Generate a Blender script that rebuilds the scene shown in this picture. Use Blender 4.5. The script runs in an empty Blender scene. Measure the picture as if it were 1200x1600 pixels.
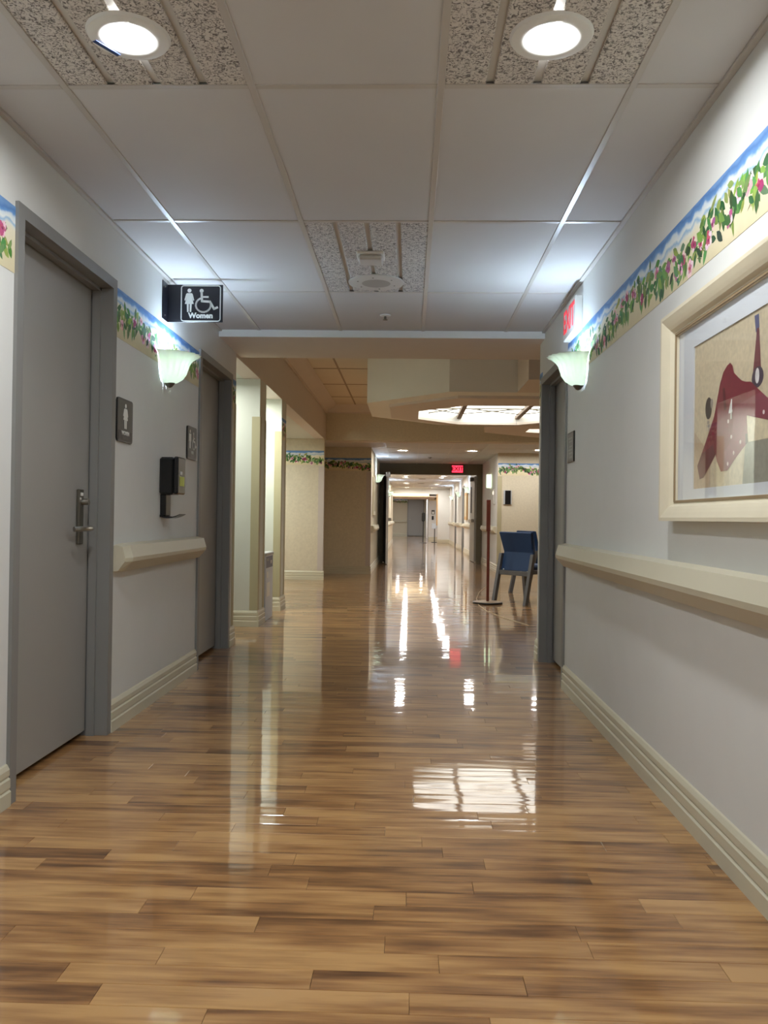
import bpy, math, random
import numpy as np
from mathutils import Vector, Matrix
random.seed(7)
scn = bpy.context.scene
col = scn.collection

# ------------------------------------------------------------------ camera
FPX, PITCH, YAW, ROLL, CAMH = 1298.36, 0.0069, -0.0305, 0.0135, 1.0529
cy, sy = math.cos(YAW), math.sin(YAW)
cp, sp = math.cos(PITCH), math.sin(PITCH)
cr, sr = math.cos(ROLL), math.sin(ROLL)
ax = Vector((cy, -sy, 0)); ay = Vector((sy, cy, 0)); az = Vector((0, 0, 1))
fw = ay * cp + az * sp; up0 = az * cp - ay * sp
right = ax * cr + up0 * sr; up = up0 * cr - ax * sr
cam_d = bpy.data.cameras.new('camera'); cam = bpy.data.objects.new('camera', cam_d); col.objects.link(cam)
cam_d.sensor_fit = 'VERTICAL'; cam_d.sensor_height = 24.0; cam_d.lens = FPX / 1600 * 24.0
cam_d.clip_start = 0.05; cam_d.clip_end = 200
m = Matrix.Identity(4)
for i in range(3):
    m[i][0] = right[i]; m[i][1] = up[i]; m[i][2] = -fw[i]
m[2][3] = CAMH
cam.matrix_world = m
scn.camera = cam

# ------------------------------------------------------------------ world, exposure
w = bpy.data.worlds.new('world'); scn.world = w; w.use_nodes = True
w.node_tree.nodes['Background'].inputs[0].default_value = (0.5, 0.52, 0.55, 1)
w.node_tree.nodes['Background'].inputs[1].default_value = 0.02
scn.view_settings.view_transform = 'Standard'
scn.view_settings.look = 'None'
scn.view_settings.exposure = 1.02
scn.view_settings.gamma = 1.0
scn.view_settings.use_curve_mapping = False
scn.cycles.use_denoising = True
scn.cycles.max_bounces = 10
scn.cycles.sample_clamp_indirect = 6.0

DOWN = 225.0      # brightness of a recessed downlight lens
SCON = 310.0      # brightness of a sconce bulb
SKYL = 2.2        # brightness of the lit skylight panels
ALCV = 270.0       # alcove downlights

# ------------------------------------------------------------------ layout constants (metres)
XL, XR, ZC = -1.437, 0.982, 2.44
X0, Y0 = -1.1366, 2.6586            # first corner of the ceiling grid
YB = 6.16                           # end of the near ceiling
ZS = 2.36                           # soffits and far ceilings
CL, CR = -0.72, 1.735               # far corridor walls

# ------------------------------------------------------------------ materials
MATS = {}
def srgb(r, g, b):
    f = lambda c: (c / 255 / 12.92) if c / 255 <= 0.04045 else ((c / 255 + 0.055) / 1.055) ** 2.4
    return (f(r), f(g), f(b), 1)
def mat(name, c, rough=0.6, metal=0.0, spec=0.5, emit=None, es=0.0, var=None, bump=None, coat=0.0, alpha=1.0):
    mt = bpy.data.materials.new(name); mt.use_nodes = True
    nt = mt.node_tree; b = nt.nodes['Principled BSDF']; L = nt.links
    b.inputs['Base Color'].default_value = c; b.inputs['Roughness'].default_value = rough
    b.inputs['Metallic'].default_value = metal; b.inputs['Specular IOR Level'].default_value = spec
    b.inputs['Coat Weight'].default_value = coat; b.inputs['Alpha'].default_value = alpha
    if emit: b.inputs['Emission Color'].default_value = emit; b.inputs['Emission Strength'].default_value = es
    if var or bump:
        g = nt.nodes.new('ShaderNodeNewGeometry')
    if var:
        sc, amt = var
        n = nt.nodes.new('ShaderNodeTexNoise'); n.inputs['Scale'].default_value = sc; n.inputs['Detail'].default_value = 4
        L.new(g.outputs['Position'], n.inputs['Vector'])
        mx = nt.nodes.new('ShaderNodeMix'); mx.data_type = 'RGBA'
        mx.inputs[6].default_value = tuple(max(0, k * (1 - amt)) for k in c[:3]) + (1,)
        mx.inputs[7].default_value = tuple(min(1, k * (1 + amt)) for k in c[:3]) + (1,)
        L.new(n.outputs['Fac'], mx.inputs[0]); L.new(mx.outputs[2], b.inputs['Base Color'])
    if bump:
        sc, st = bump
        n2 = nt.nodes.new('ShaderNodeTexNoise'); n2.inputs['Scale'].default_value = sc; n2.inputs['Detail'].default_value = 3
        L.new(g.outputs['Position'], n2.inputs['Vector'])
        bp = nt.nodes.new('ShaderNodeBump'); bp.inputs['Strength'].default_value = st; bp.inputs['Distance'].default_value = 0.002
        L.new(n2.outputs['Fac'], bp.inputs['Height']); L.new(bp.outputs['Normal'], b.inputs['Normal'])
    MATS[name] = mt
    return mt
def emat(name, c, s):
    mt = bpy.data.materials.new(name); mt.use_nodes = True
    nt = mt.node_tree; nt.nodes.remove(nt.nodes['Principled BSDF'])
    e = nt.nodes.new('ShaderNodeEmission'); e.inputs[0].default_value = c; e.inputs[1].default_value = s
    nt.links.new(e.outputs[0], nt.nodes['Material Output'].inputs[0]); MATS[name] = mt
    return mt

wall_m = mat('wall_paint', srgb(219, 219, 215), 0.62, var=(6, .03), bump=(160, .12))
beige_m = mat('beige_wallpaper', srgb(206, 197, 174), 0.7, var=(30, .13), bump=(120, .15))
alc_m = mat('alcove_paint', srgb(206, 208, 198), 0.6, var=(4, .03))
soff_m = mat('soffit_paint', srgb(212, 201, 190), 0.75, var=(5, .03))
tile_m = mat('ceiling_tile', srgb(198, 195, 192), 0.72, var=(3, .03), bump=(300, .12))
tileb_m = mat('lobby_ceiling_tile', srgb(214, 202, 182), 0.8, var=(3, .03))
teeb_m = mat('lobby_tee', srgb(150, 130, 106), 0.6)
tee_m = mat('tee_metal', srgb(186, 180, 172), 0.35)
frame_m = mat('door_frame_paint', srgb(130, 129, 126), 0.42, var=(3, .03))
door_m = mat('door_leaf', srgb(152, 150, 145), 0.38, var=(2, .04), bump=(220, .08))
dark_m = mat('dark_gap', srgb(18, 17, 16), 0.8)
olive_m = mat('portal_paint', srgb(112, 104, 84), 0.6, var=(4, .04))
cream_m = mat('cream_vinyl', srgb(202, 195, 172), 0.4, var=(5, .03))
base_m = mat('baseboard_vinyl', srgb(203, 197, 174), 0.38, var=(6, .03))
guard_m = mat('corner_guard', srgb(176, 168, 136), 0.5)
guardp_m = mat('corner_guard_pale', srgb(196, 186, 178), 0.5)
black_m = mat('black_plastic', srgb(14, 14, 15), 0.28)
steel_m = mat('brushed_steel', srgb(178, 175, 166), 0.28, metal=1.0)
dsteel_m = mat('dark_bronze', srgb(104, 100, 90), 0.4, metal=0.7)
white_m = mat('white_plastic', srgb(225, 224, 218), 0.45)
offw_m = mat('off_white_metal', srgb(196, 192, 184), 0.5)
signblk_m = mat('sign_black', srgb(20, 20, 28), 0.35)
signgry_m = mat('sign_grey', srgb(76, 76, 72), 0.4, var=(40, .06))
print_w = mat('white_print', srgb(232, 232, 226), 0.5)
print_g = mat('grey_print', srgb(150, 150, 146), 0.5)
frame_w = mat('picture_frame_wood', srgb(222, 212, 186), 0.4, var=(12, .06))
framed_w = mat('picture_frame_lip', srgb(150, 128, 96), 0.5)
mat_m = mat('picture_mat', srgb(214, 218, 222), 0.8)
blue_m = mat('blue_upholstery', srgb(8, 50, 94), 0.62, var=(60, .1), bump=(400, .15))
leg_m = mat('grey_chair_metal', srgb(98, 98, 100), 0.4)
maho_m = mat('mahogany', srgb(108, 46, 30), 0.35, var=(20, .2))
bin_m = mat('bin_grey', srgb(204, 212, 222), 0.45)
binl_m = mat('bin_label', srgb(92, 98, 120), 0.4)
red_m = emat('exit_red', (1.0, 0.03, 0.06, 1), 1.6)
redp_m = mat('exit_red_print', srgb(214, 60, 70), 0.5, emit=(1, .05, .08, 1), es=0.25)
gold_m = mat('gold_frame', srgb(190, 150, 92), 0.45)
tape_m = mat('blue_tape', srgb(40, 66, 120), 0.5)
lens_m = emat('downlight_lens', (0.93, 0.97, 1.0, 1), DOWN)
lensf_m = emat('far_downlight_lens', (1.0, 0.97, 0.93, 1), DOWN * 0.52)
lensa_m = emat('alcove_lens', (0.96, 1.0, 0.93, 1), ALCV)
bulb_m = emat('sconce_bulb', (0.60, 0.77, 1.0, 1), SCON)
sky_m = emat('skylight_panel', (1.0, 0.985, 0.90, 1), SKYL)
warm_m = emat('warm_cove_light', (1.0, 0.74, 0.40, 1), 2.6)

# fissured mineral-fibre ceiling panel
def fissure():
    mt = bpy.data.materials.new('fissured_panel'); mt.use_nodes = True
    nt = mt.node_tree; b = nt.nodes['Principled BSDF']; L = nt.links
    b.inputs['Roughness'].default_value = 0.85
    g = nt.nodes.new('ShaderNodeNewGeometry')
    n = nt.nodes.new('ShaderNodeTexNoise'); n.inputs['Scale'].default_value = 85; n.inputs['Detail'].default_value = 1.5
    n.inputs['Distortion'].default_value = 1.6
    L.new(g.outputs['Position'], n.inputs['Vector'])
    r = nt.nodes.new('ShaderNodeValToRGB')
    r.color_ramp.elements[0].position = 0.36; r.color_ramp.elements[0].color = srgb(112, 106, 102)
    r.color_ramp.elements[1].position = 0.53; r.color_ramp.elements[1].color = srgb(212, 206, 198)
    L.new(n.outputs['Fac'], r.inputs[0]); L.new(r.outputs[0], b.inputs['Base Color'])
    bp = nt.nodes.new('ShaderNodeBump'); bp.inputs['Strength'].default_value = 0.8; bp.inputs['Distance'].default_value = 0.004
    L.new(n.outputs['Fac'], bp.inputs['Height']); L.new(bp.outputs['Normal'], b.inputs['Normal'])
    return mt
fiss_m = fissure()

# glossy laminate: tone per plank from the attribute 'rnd', grain along x
def wood():
    mt = bpy.data.materials.new('laminate_wood'); mt.use_nodes = True
    nt = mt.node_tree; b = nt.nodes['Principled BSDF']; L = nt.links; N = nt.nodes.new
    at = N('ShaderNodeAttribute'); at.attribute_name = 'rnd'
    g = N('ShaderNodeNewGeometry')
    mul = N('ShaderNodeMath'); mul.operation = 'MULTIPLY'; mul.inputs[1].default_value = 61.0; L.new(at.outputs['Fac'], mul.inputs[0])
    cmb = N('ShaderNodeCombineXYZ'); L.new(mul.outputs[0], cmb.inputs[0]); L.new(mul.outputs[0], cmb.inputs[2])
    def nz(sx, sy, detail, rough=.55):
        mp = N('ShaderNodeVectorMath'); mp.operation = 'MULTIPLY'; mp.inputs[1].default_value = (sx, sy, 1)
        L.new(g.outputs['Position'], mp.inputs[0])
        ad = N('ShaderNodeVectorMath'); ad.operation = 'ADD'; L.new(mp.outputs[0], ad.inputs[0]); L.new(cmb.outputs[0], ad.inputs[1])
        n = N('ShaderNodeTexNoise'); n.inputs['Scale'].default_value = 1; n.inputs['Detail'].default_value = detail; n.inputs['Roughness'].default_value = rough
        L.new(ad.outputs[0], n.inputs['Vector']); return n
    grain = nz(2.2, 34, 5, .62); blot = nz(3.2, 13, 2)
    # value = rnd*.45 + grain*.5 + blot*.45
    s1 = N('ShaderNodeMath'); s1.operation = 'MULTIPLY'; s1.inputs[1].default_value = 0.26; L.new(at.outputs['Fac'], s1.inputs[0])
    s2 = N('ShaderNodeMath'); s2.operation = 'MULTIPLY_ADD'; s2.inputs[1].default_value = 0.70; L.new(grain.outputs['Fac'], s2.inputs[0]); L.new(s1.outputs[0], s2.inputs[2])
    s3 = N('ShaderNodeMath'); s3.operation = 'MULTIPLY_ADD'; s3.inputs[1].default_value = 0.60; L.new(blot.outputs['Fac'], s3.inputs[0]); L.new(s2.outputs[0], s3.inputs[2])
    r = N('ShaderNodeValToRGB'); e = r.color_ramp.elements
    e[0].position = 0.46; e[0].color = srgb(74, 48, 28)
    e[1].position = 0.95; e[1].color = srgb(196, 152, 98)
    k = e.new(0.61); k.color = srgb(116, 79, 47)
    k = e.new(0.75); k.color = srgb(160, 115, 70)
    L.new(s3.outputs[0], r.inputs[0]); L.new(r.outputs[0], b.inputs['Base Color'])
    b.inputs['Roughness'].default_value = 0.34; b.inputs['Specular IOR Level'].default_value = 0.3
    b.inputs['Coat Weight'].default_value = 1.0; b.inputs['Coat Roughness'].default_value = 0.045; b.inputs['Coat IOR'].default_value = 1.45
    wv = nz(1.2, 7.0, 2)
    bp = N('ShaderNodeBump'); bp.inputs['Strength'].default_value = 0.8; bp.inputs['Distance'].default_value = 0.002
    L.new(wv.outputs['Fac'], bp.inputs['Height']); L.new(bp.outputs['Normal'], b.inputs['Coat Normal'])
    return mt
wood_m = wood()

# printed wallpaper border and pictures: colour straight from the attribute 'pc'
def printed(name, rough):
    mt = bpy.data.materials.new(name); mt.use_nodes = True
    nt = mt.node_tree; b = nt.nodes['Principled BSDF']; b.inputs['Roughness'].default_value = rough
    at = nt.nodes.new('ShaderNodeAttribute'); at.attribute_name = 'pc'
    g = nt.nodes.new('ShaderNodeNewGeometry')
    n = nt.nodes.new('ShaderNodeTexNoise'); n.inputs['Scale'].default_value = 60; nt.links.new(g.outputs['Position'], n.inputs['Vector'])
    mr = nt.nodes.new('ShaderNodeMapRange'); mr.inputs[3].default_value = .75; mr.inputs[4].default_value = 1.25; nt.links.new(n.outputs['Fac'], mr.inputs[0])
    mx = nt.nodes.new('ShaderNodeMix'); mx.data_type = 'RGBA'; mx.blend_type = 'MULTIPLY'; mx.inputs[0].default_value = 1
    nt.links.new(at.outputs['Color'], mx.inputs[6]); nt.links.new(mr.outputs[0], mx.inputs[7])
    nt.links.new(mx.outputs[2], b.inputs['Base Color'])
    return mt
print_m = printed('printed_border', 0.6)
photo_m = printed('printed_photo', 0.45)

def border_paper():
    mt = bpy.data.materials.new('border_paper'); mt.use_nodes = True
    nt = mt.node_tree; b = nt.nodes['Principled BSDF']; L = nt.links; N = nt.nodes.new
    b.inputs['Roughness'].default_value = 0.6
    g = N('ShaderNodeNewGeometry'); sx = N('ShaderNodeSeparateXYZ'); L.new(g.outputs['Position'], sx.inputs[0])
    n = N('ShaderNodeTexNoise'); n.inputs['Scale'].default_value = 9; n.inputs['Detail'].default_value = 4; L.new(g.outputs['Position'], n.inputs['Vector'])
    ma = N('ShaderNodeMath'); ma.operation = 'MULTIPLY_ADD'; ma.inputs[1].default_value = 0.085; L.new(n.outputs['Fac'], ma.inputs[0]); L.new(sx.outputs['Z'], ma.inputs[2])
    mr = N('ShaderNodeMapRange'); mr.inputs[1].default_value = 1.917 + .0425; mr.inputs[2].default_value = 2.157 + .0425; L.new(ma.outputs[0], mr.inputs[0])
    r = N('ShaderNodeValToRGB'); e = r.color_ramp.elements
    e[0].position = 0; e[0].color = srgb(214, 202, 166)
    e[1].position = 1.0; e[1].color = srgb(112, 152, 202)
    for p, c in ((.34, (226, 216, 182)), (.60, (232, 224, 198)), (.66, (226, 226, 216)), (.72, (150, 186, 214)), (.76, (226, 230, 228)), (.82, (210, 222, 230)), (.87, (104, 152, 206)), (.94, (84, 128, 188))):
        k = e.new(p); k.color = srgb(*c)
    L.new(mr.outputs[0], r.inputs[0]); L.new(r.outputs[0], b.inputs['Base Color'])
    return mt
paper_m = border_paper()

def shade_glass():
    mt = bpy.data.materials.new('frosted_glass_shade'); mt.use_nodes = True
    nt = mt.node_tree; nt.nodes.remove(nt.nodes['Principled BSDF']); L = nt.links; N = nt.nodes.new
    d = N('ShaderNodeBsdfDiffuse'); d.inputs[0].default_value = (.75, .85, .78, 1)
    t = N('ShaderNodeBsdfTranslucent'); t.inputs[0].default_value = (.33, .335, .285, 1)
    gl = N('ShaderNodeBsdfGlossy'); gl.inputs['Roughness'].default_value = .25
    a = N('ShaderNodeAddShader'); mx = N('ShaderNodeMixShader'); mx.inputs[0].default_value = .06
    d.inputs[0].default_value = (.58, .61, .55, 1)
    L.new(d.outputs[0], a.inputs[0]); L.new(t.outputs[0], a.inputs[1]); L.new(a.outputs[0], mx.inputs[1]); L.new(gl.outputs[0], mx.inputs[2])
    L.new(mx.outputs[0], nt.nodes['Material Output'].inputs[0])
    return mt
shade_m = shade_glass()

def glass_pane():
    mt = bpy.data.materials.new('picture_glass'); mt.use_nodes = True
    nt = mt.node_tree; nt.nodes.remove(nt.nodes['Principled BSDF']); L = nt.links; N = nt.nodes.new
    t = N('ShaderNodeBsdfTransparent'); gl = N('ShaderNodeBsdfGlossy'); gl.inputs['Roughness'].default_value = .02
    lw = N('ShaderNodeLayerWeight'); lw.inputs[0].default_value = .5; pw = N('ShaderNodeMath'); pw.operation = 'POWER'; pw.inputs[1].default_value = 4.0
    fr = N('ShaderNodeMath'); fr.operation = 'MULTIPLY_ADD'; fr.inputs[1].default_value = .8; fr.inputs[2].default_value = .04; mx = N('ShaderNodeMixShader')
    L.new(lw.outputs['Facing'], pw.inputs[0]); L.new(pw.outputs[0], fr.inputs[0])
    L.new(fr.outputs[0], mx.inputs[0]); L.new(t.outputs[0], mx.inputs[1]); L.new(gl.outputs[0], mx.inputs[2]); L.new(mx.outputs[0], nt.nodes['Material Output'].inputs[0])
    return mt
glass_m = glass_pane()

# ------------------------------------------------------------------ mesh helpers
class MB:
    def __init__(s): s.v = []; s.f = []; s.c = []
    def add(s, vs, fs, c=None):
        n = len(s.v); s.v += [tuple(p) for p in vs]; s.f += [tuple(i + n for i in f) for f in fs]; s.c += [c] * len(fs); return s
    def box(s, x0, x1, y0, y1, z0, z1):
        return s.add([(x, y, z) for z in (z0, z1) for y in (y0, y1) for x in (x0, x1)],
                     [(0, 2, 3, 1), (4, 5, 7, 6), (0, 1, 5, 4), (2, 6, 7, 3), (0, 4, 6, 2), (1, 3, 7, 5)])
    def bev(s, x0, x1, y0, y1, z0, z1, b):      # box with chamfered edges
        vs = []; 
        for sx in (0, 1):
            for sy_ in (0, 1):
                for sz in (0, 1):
                    X, Y, Z = (x1 if sx else x0), (y1 if sy_ else y0), (z1 if sz else z0)
                    dx, dy, dz = (-b if sx else b), (-b if sy_ else b), (-b if sz else b)
                    vs += [(X, Y + dy, Z + dz), (X + dx, Y, Z + dz), (X + dx, Y + dy, Z)]
        import bmesh
        bm = bmesh.new(); bv = [bm.verts.new(p) for p in vs]
        r = bmesh.ops.convex_hull(bm, input=bv)
        bmesh.ops.dissolve_limit(bm, angle_limit=0.02, verts=bm.verts, edges=bm.edges)
        bm.verts.index_update()
        s.add([v.co[:] for v in bm.verts], [[v.index for v in f.verts] for f in bm.faces]); bm.free(); return s
    def prism(s, poly, axis, lo, hi):           # poly of 2-D points, extruded along axis
        n = len(poly)
        def P(a, b, t): return (t, a, b) if axis == 'x' else (a, t, b) if axis == 'y' else (a, b, t)
        vs = [P(a, b, lo) for a, b in poly] + [P(a, b, hi) for a, b in poly]
        fs = [tuple(range(n))[::-1], tuple(range(n, 2 * n))] + [(i, (i + 1) % n, n + (i + 1) % n, n + i) for i in range(n)]
        return s.add(vs, fs)
    def sweep(s, prof, p0, p1, nrm):            # profile (out, z) swept in plan from p0 to p1
        n = len(prof); vs = []
        for p in (p0, p1): vs += [(p[0] + nrm[0] * d, p[1] + nrm[1] * d, z) for d, z in prof]
        return s.add(vs, [tuple(range(n)), tuple(range(n, 2 * n))[::-1]] + [(i, n + i, n + (i + 1) % n, (i + 1) % n) for i in range(n)])
    def tube(s, pts, r, seg=10):
        pts = [Vector(p) for p in pts]; rings = []
        rr = r if isinstance(r, (list, tuple)) else [r] * len(pts)
        for i, p in enumerate(pts):
            d = (pts[min(i + 1, len(pts) - 1)] - pts[max(i - 1, 0)]).normalized()
            a = d.cross(Vector((0, 0, 1)) if abs(d.z) < .9 else Vector((1, 0, 0))).normalized(); b = d.cross(a)
            rings.append([p + (a * math.cos(t) + b * math.sin(t)) * rr[i] for t in [2 * math.pi * k / seg for k in range(seg)]])
        vs = [tuple(q) for r_ in rings for q in r_]
        fs = [(i * seg + k, i * seg + (k + 1) % seg, (i + 1) * seg + (k + 1) % seg, (i + 1) * seg + k) for i in range(len(pts) - 1) for k in range(seg)]
        fs += [tuple(range(seg))[::-1], tuple((len(pts) - 1) * seg + k for k in range(seg))]
        return s.add(vs, fs)
    def lathe(s, c, prof, seg=32):              # about the vertical through c; prof (r, z)
        vs = [(c[0] + r * math.cos(2 * math.pi * k / seg), c[1] + r * math.sin(2 * math.pi * k / seg), c[2] + z) for r, z in prof for k in range(seg)]
        n = len(prof)
        fs = [(i * seg + k, i * seg + (k + 1) % seg, (i + 1) * seg + (k + 1) % seg, (i + 1) * seg + k) for i in range(n - 1) for k in range(seg)]
        fs += [tuple(range(seg))[::-1], tuple((n - 1) * seg + k for k in range(seg))]
        return s.add(vs, fs)
    def build(s, name, m, parent=None, local=False, smooth=False, mesh_only=False):
        o = (0, 0, 0) if (parent is None or local) else parent.location
        me = bpy.data.meshes.new(name)
        me.from_pydata([(a - o[0], b - o[1], c - o[2]) for a, b, c in s.v], [], s.f); me.update()
        import bmesh
        bm = bmesh.new(); bm.from_mesh(me); bmesh.ops.recalc_face_normals(bm, faces=bm.faces); bm.to_mesh(me); bm.free()
        me.materials.append(m)
        if smooth:
            for p in me.polygons: p.use_smooth = True
            me.set_sharp_from_angle(angle=math.radians(35))
        if mesh_only: return me
        ob = bpy.data.objects.new(name, me); col.objects.link(ob)
        if parent is not None: ob.parent = parent
        return ob
    def build_flat(s, name, m, parent, attr='pc'):     # flat print: keeps face order, colours per face
        o = parent.location if parent is not None else (0, 0, 0)
        me = bpy.data.meshes.new(name)
        me.from_pydata([(a - o[0], b - o[1], c - o[2]) for a, b, c in s.v], [], s.f); me.update()
        at = me.attributes.new(attr, 'FLOAT_COLOR', 'FACE')
        at.data.foreach_set('color', np.array([c for c in s.c], dtype=np.float32).ravel())
        me.materials.append(m)
        ob = bpy.data.objects.new(name, me); col.objects.link(ob); ob.parent = parent
        return ob

def tag(o, label, cat, kind=None, group=None):
    o['label'] = label; o['category'] = cat
    if kind: o['kind'] = kind
    if group: o['group'] = group
    return o
def thing(name, label, cat, loc, rz=0.0, group=None, kind=None):
    o = bpy.data.objects.new(name, None); col.objects.link(o); o.location = loc; o.rotation_euler = (0, 0, rz); o.empty_display_size = .1
    return tag(o, label, cat, kind, group)
def struct(name, mb, m, label, cat):
    return tag(mb.build(name, m), label, cat, 'structure')
def child(parent, mesh, name, loc=(0, 0, 0)):
    ob = bpy.data.objects.new(name, mesh); col.objects.link(ob); ob.parent = parent; ob.location = loc; return ob
def copy_tree(o, parent=None):
    c = o.copy(); col.objects.link(c); c.parent = parent
    for ch in list(o.children): copy_tree(ch, c)
    return c
def text_mesh(txt, size, depth=0.0015, bold=0.0):
    cu = bpy.data.curves.new('lettering', 'FONT'); cu.body = txt; cu.size = size; cu.extrude = depth / 2; cu.offset = bold
    cu.align_x = 'CENTER'; cu.align_y = 'CENTER'; cu.resolution_u = 3
    ob = bpy.data.objects.new('lettering', cu); col.objects.link(ob)
    dg = bpy.context.evaluated_depsgraph_get(); me = bpy.data.meshes.new_from_object(ob.evaluated_get(dg))
    bpy.data.objects.remove(ob); bpy.data.curves.remove(cu); return me
def text(parent, name, txt, size, mtl, pos, xdir, bold=0.0, sx=1.0):
    """lettering whose reading direction is xdir and whose up is +z, at a world position"""
    me = text_mesh(txt, size, bold=bold); me.materials.clear(); me.materials.append(mtl)
    X = Vector(xdir).normalized(); Y = Vector((0, 0, 1)); Z = X.cross(Y)
    M4 = Matrix((X * sx, Y, Z)).transposed()
    o = parent.location
    for v in me.vertices: v.co = M4 @ v.co + Vector(pos) - Vector(o)
    ob = bpy.data.objects.new(name, me); col.objects.link(ob); ob.parent = parent; return ob

# ------------------------------------------------------------------ floor
floor = struct('floor', MB().box(-4.2, 5.2, -6.2, 49.2, -0.12, -0.012), dark_m, 'glossy golden brown wood plank floor running down the corridor', 'floor')
ROW = 0.082
regions = [(-6.2, 6.70, -1.62, 1.16), (6.70, 14.0, -3.3, 4.6), (14.0, 16.4, -1.8, 4.6), (16.4, 36.0, -0.95, 1.95), (36.0, 49.0, -2.6, 2.4)]
far_v, far_f, far_r = [], [], []
n_near = 0
def plank_geo(x0, x1, y0, y1, full):
    t = random.uniform(-1, 1) * 0.00016; u = random.uniform(-1, 1) * 0.00025; g = 0.0004; b = 0.0012
    z = lambda x, y: t * (1 if y > (y0 + y1) / 2 else -1) + u * (1 if x > (x0 + x1) / 2 else -1) * .5
    q = [(x0 + g, y0 + g), (x1 - g, y0 + g), (x1 - g, y1 - g), (x0 + g, y1 - g)]
    i = [(x0 + b, y0 + b), (x1 - b, y0 + b), (x1 - b, y1 - b), (x0 + b, y1 - b)]
    if full:
        vs = [(x, y, -0.012) for x, y in q] + [(x, y, z(x, y) - .0007) for x, y in q] + [(x, y, z(x, y)) for x, y in i]
        fs = [(k, (k + 1) % 4, 4 + (k + 1) % 4, 4 + k) for k in range(4)] + [(4 + k, 4 + (k + 1) % 4, 8 + (k + 1) % 4, 8 + k) for k in range(4)] + [(8, 9, 10, 11)]
    else:
        vs = [(x, y, z(x, y)) for x, y in q]; fs = [(0, 1, 2, 3)]
    return vs, fs
for (ya, yb, xa, xb) in regions:
    nrow = int(round((yb - ya) / ROW)); rw = (yb - ya) / nrow
    for r_ in range(nrow):
        y0 = ya + r_ * rw; x = xa - random.uniform(0, .7)
        while x < xb:
            ln = random.uniform(.42, .95); x0, x1 = max(x, xa), min(x + ln, xb); x += ln
            if x1 - x0 < .02: continue
            near = 1.45 < y0 < 5.4
            vs, fs = plank_geo(x0, x1, y0, y0 + rw, near)
            rv = min(1, max(0, random.gauss(.5, .24)))
            if near and n_near < 300:
                n_near += 1
                me = bpy.data.meshes.new('plank'); cx, cyy = (x0 + x1) / 2, y0 + rw / 2
                me.from_pydata([(a - cx, b - cyy, c) for a, b, c in vs], [], fs)
                at = me.attributes.new('rnd', 'FLOAT', 'FACE'); at.data.foreach_set('value', [rv] * len(fs))
                me.materials.append(wood_m); child(floor, me, 'plank', (cx, cyy, 0))
            else:
                n = len(far_v); far_v += vs; far_f += [tuple(i + n for i in f) for f in fs]; far_r += [rv] * len(fs)
me = bpy.data.meshes.new('plank_field'); me.from_pydata(far_v, [], far_f)
at = me.attributes.new('rnd', 'FLOAT', 'FACE'); at.data.foreach_set('value', far_r); me.materials.append(wood_m)
child(floor, me, 'plank_field')['kind'] = 'stuff'

# ------------------------------------------------------------------ walls of the near corridor
D1 = (2.951, 3.965); D2 = (5.575, 6.600); DR = (5.235, 6.230)   # frame outer edges along y
FT = 2.18; FTR = 2.105                                          # frame top heights
FW = 0.05                                                       # width of a frame face
wl = MB()
for a, b in ((-6.2, D1[0] + .02), (D1[1] - .02, D2[0] + .02), (D2[1] - .02, 6.78)): wl.box(XL - .16, XL, a, b, 0, ZC + .05)
for d in (D1, D2): wl.box(XL - .16, XL, d[0] + .02, d[1] - .02, FT - .03, ZC + .05)
struct('wall_left', wl, wall_m, 'pale grey painted corridor wall with the two restroom doors', 'wall')
wr = MB()
for a, b in ((-6.2, DR[0] + .02), (DR[1] - .02, 6.36)): wr.box(XR, XR + .16, a, b, 0, ZC + .05)
wr.box(XR, XR + .16, DR[0] + .02, DR[1] - .02, FTR - .03, ZC + .05)
struct('wall_right', wr, wall_m, 'pale grey painted corridor wall with the framed jersey picture', 'wall')
struct('wall_back', MB().box(-1.6, 1.15, -6.3, -6.2, 0, ZC + .05), wall_m, 'plain pale wall closing the corridor behind', 'wall')

BASE = [(0, 0), (.020, 0), (.020, .052), (.013, .058), (.017, .066), (.017, .096), (.010, .102), (.014, .110), (.014, .130), (.006, .146), (0, .150)]
def baseboard(name, p0, p1, nrm, label):
    struct(name, MB().sweep(BASE, p0, p1, nrm), base_m, label, 'baseboard')
baseboard('baseboard_left', (XL, -6.2), (XL, D1[0]), (1, 0), 'cream ridged baseboard before the first restroom door')
baseboard('baseboard_left', (XL, D1[1]), (XL, D2[0]), (1, 0), 'cream ridged baseboard under the hand sanitizer dispenser')
baseboard('baseboard_left', (XL, D2[1]), (XL, 6.80), (1, 0), 'short cream baseboard piece after the second restroom door')
baseboard('baseboard_right', (XR, -6.2), (XR, DR[0]), (-1, 0), 'long cream ridged baseboard under the framed jersey picture')
baseboard('baseboard_right', (XR, DR[1]), (XR, 6.38), (-1, 0), 'short cream baseboard piece past the grey door opposite the restrooms')

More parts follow.
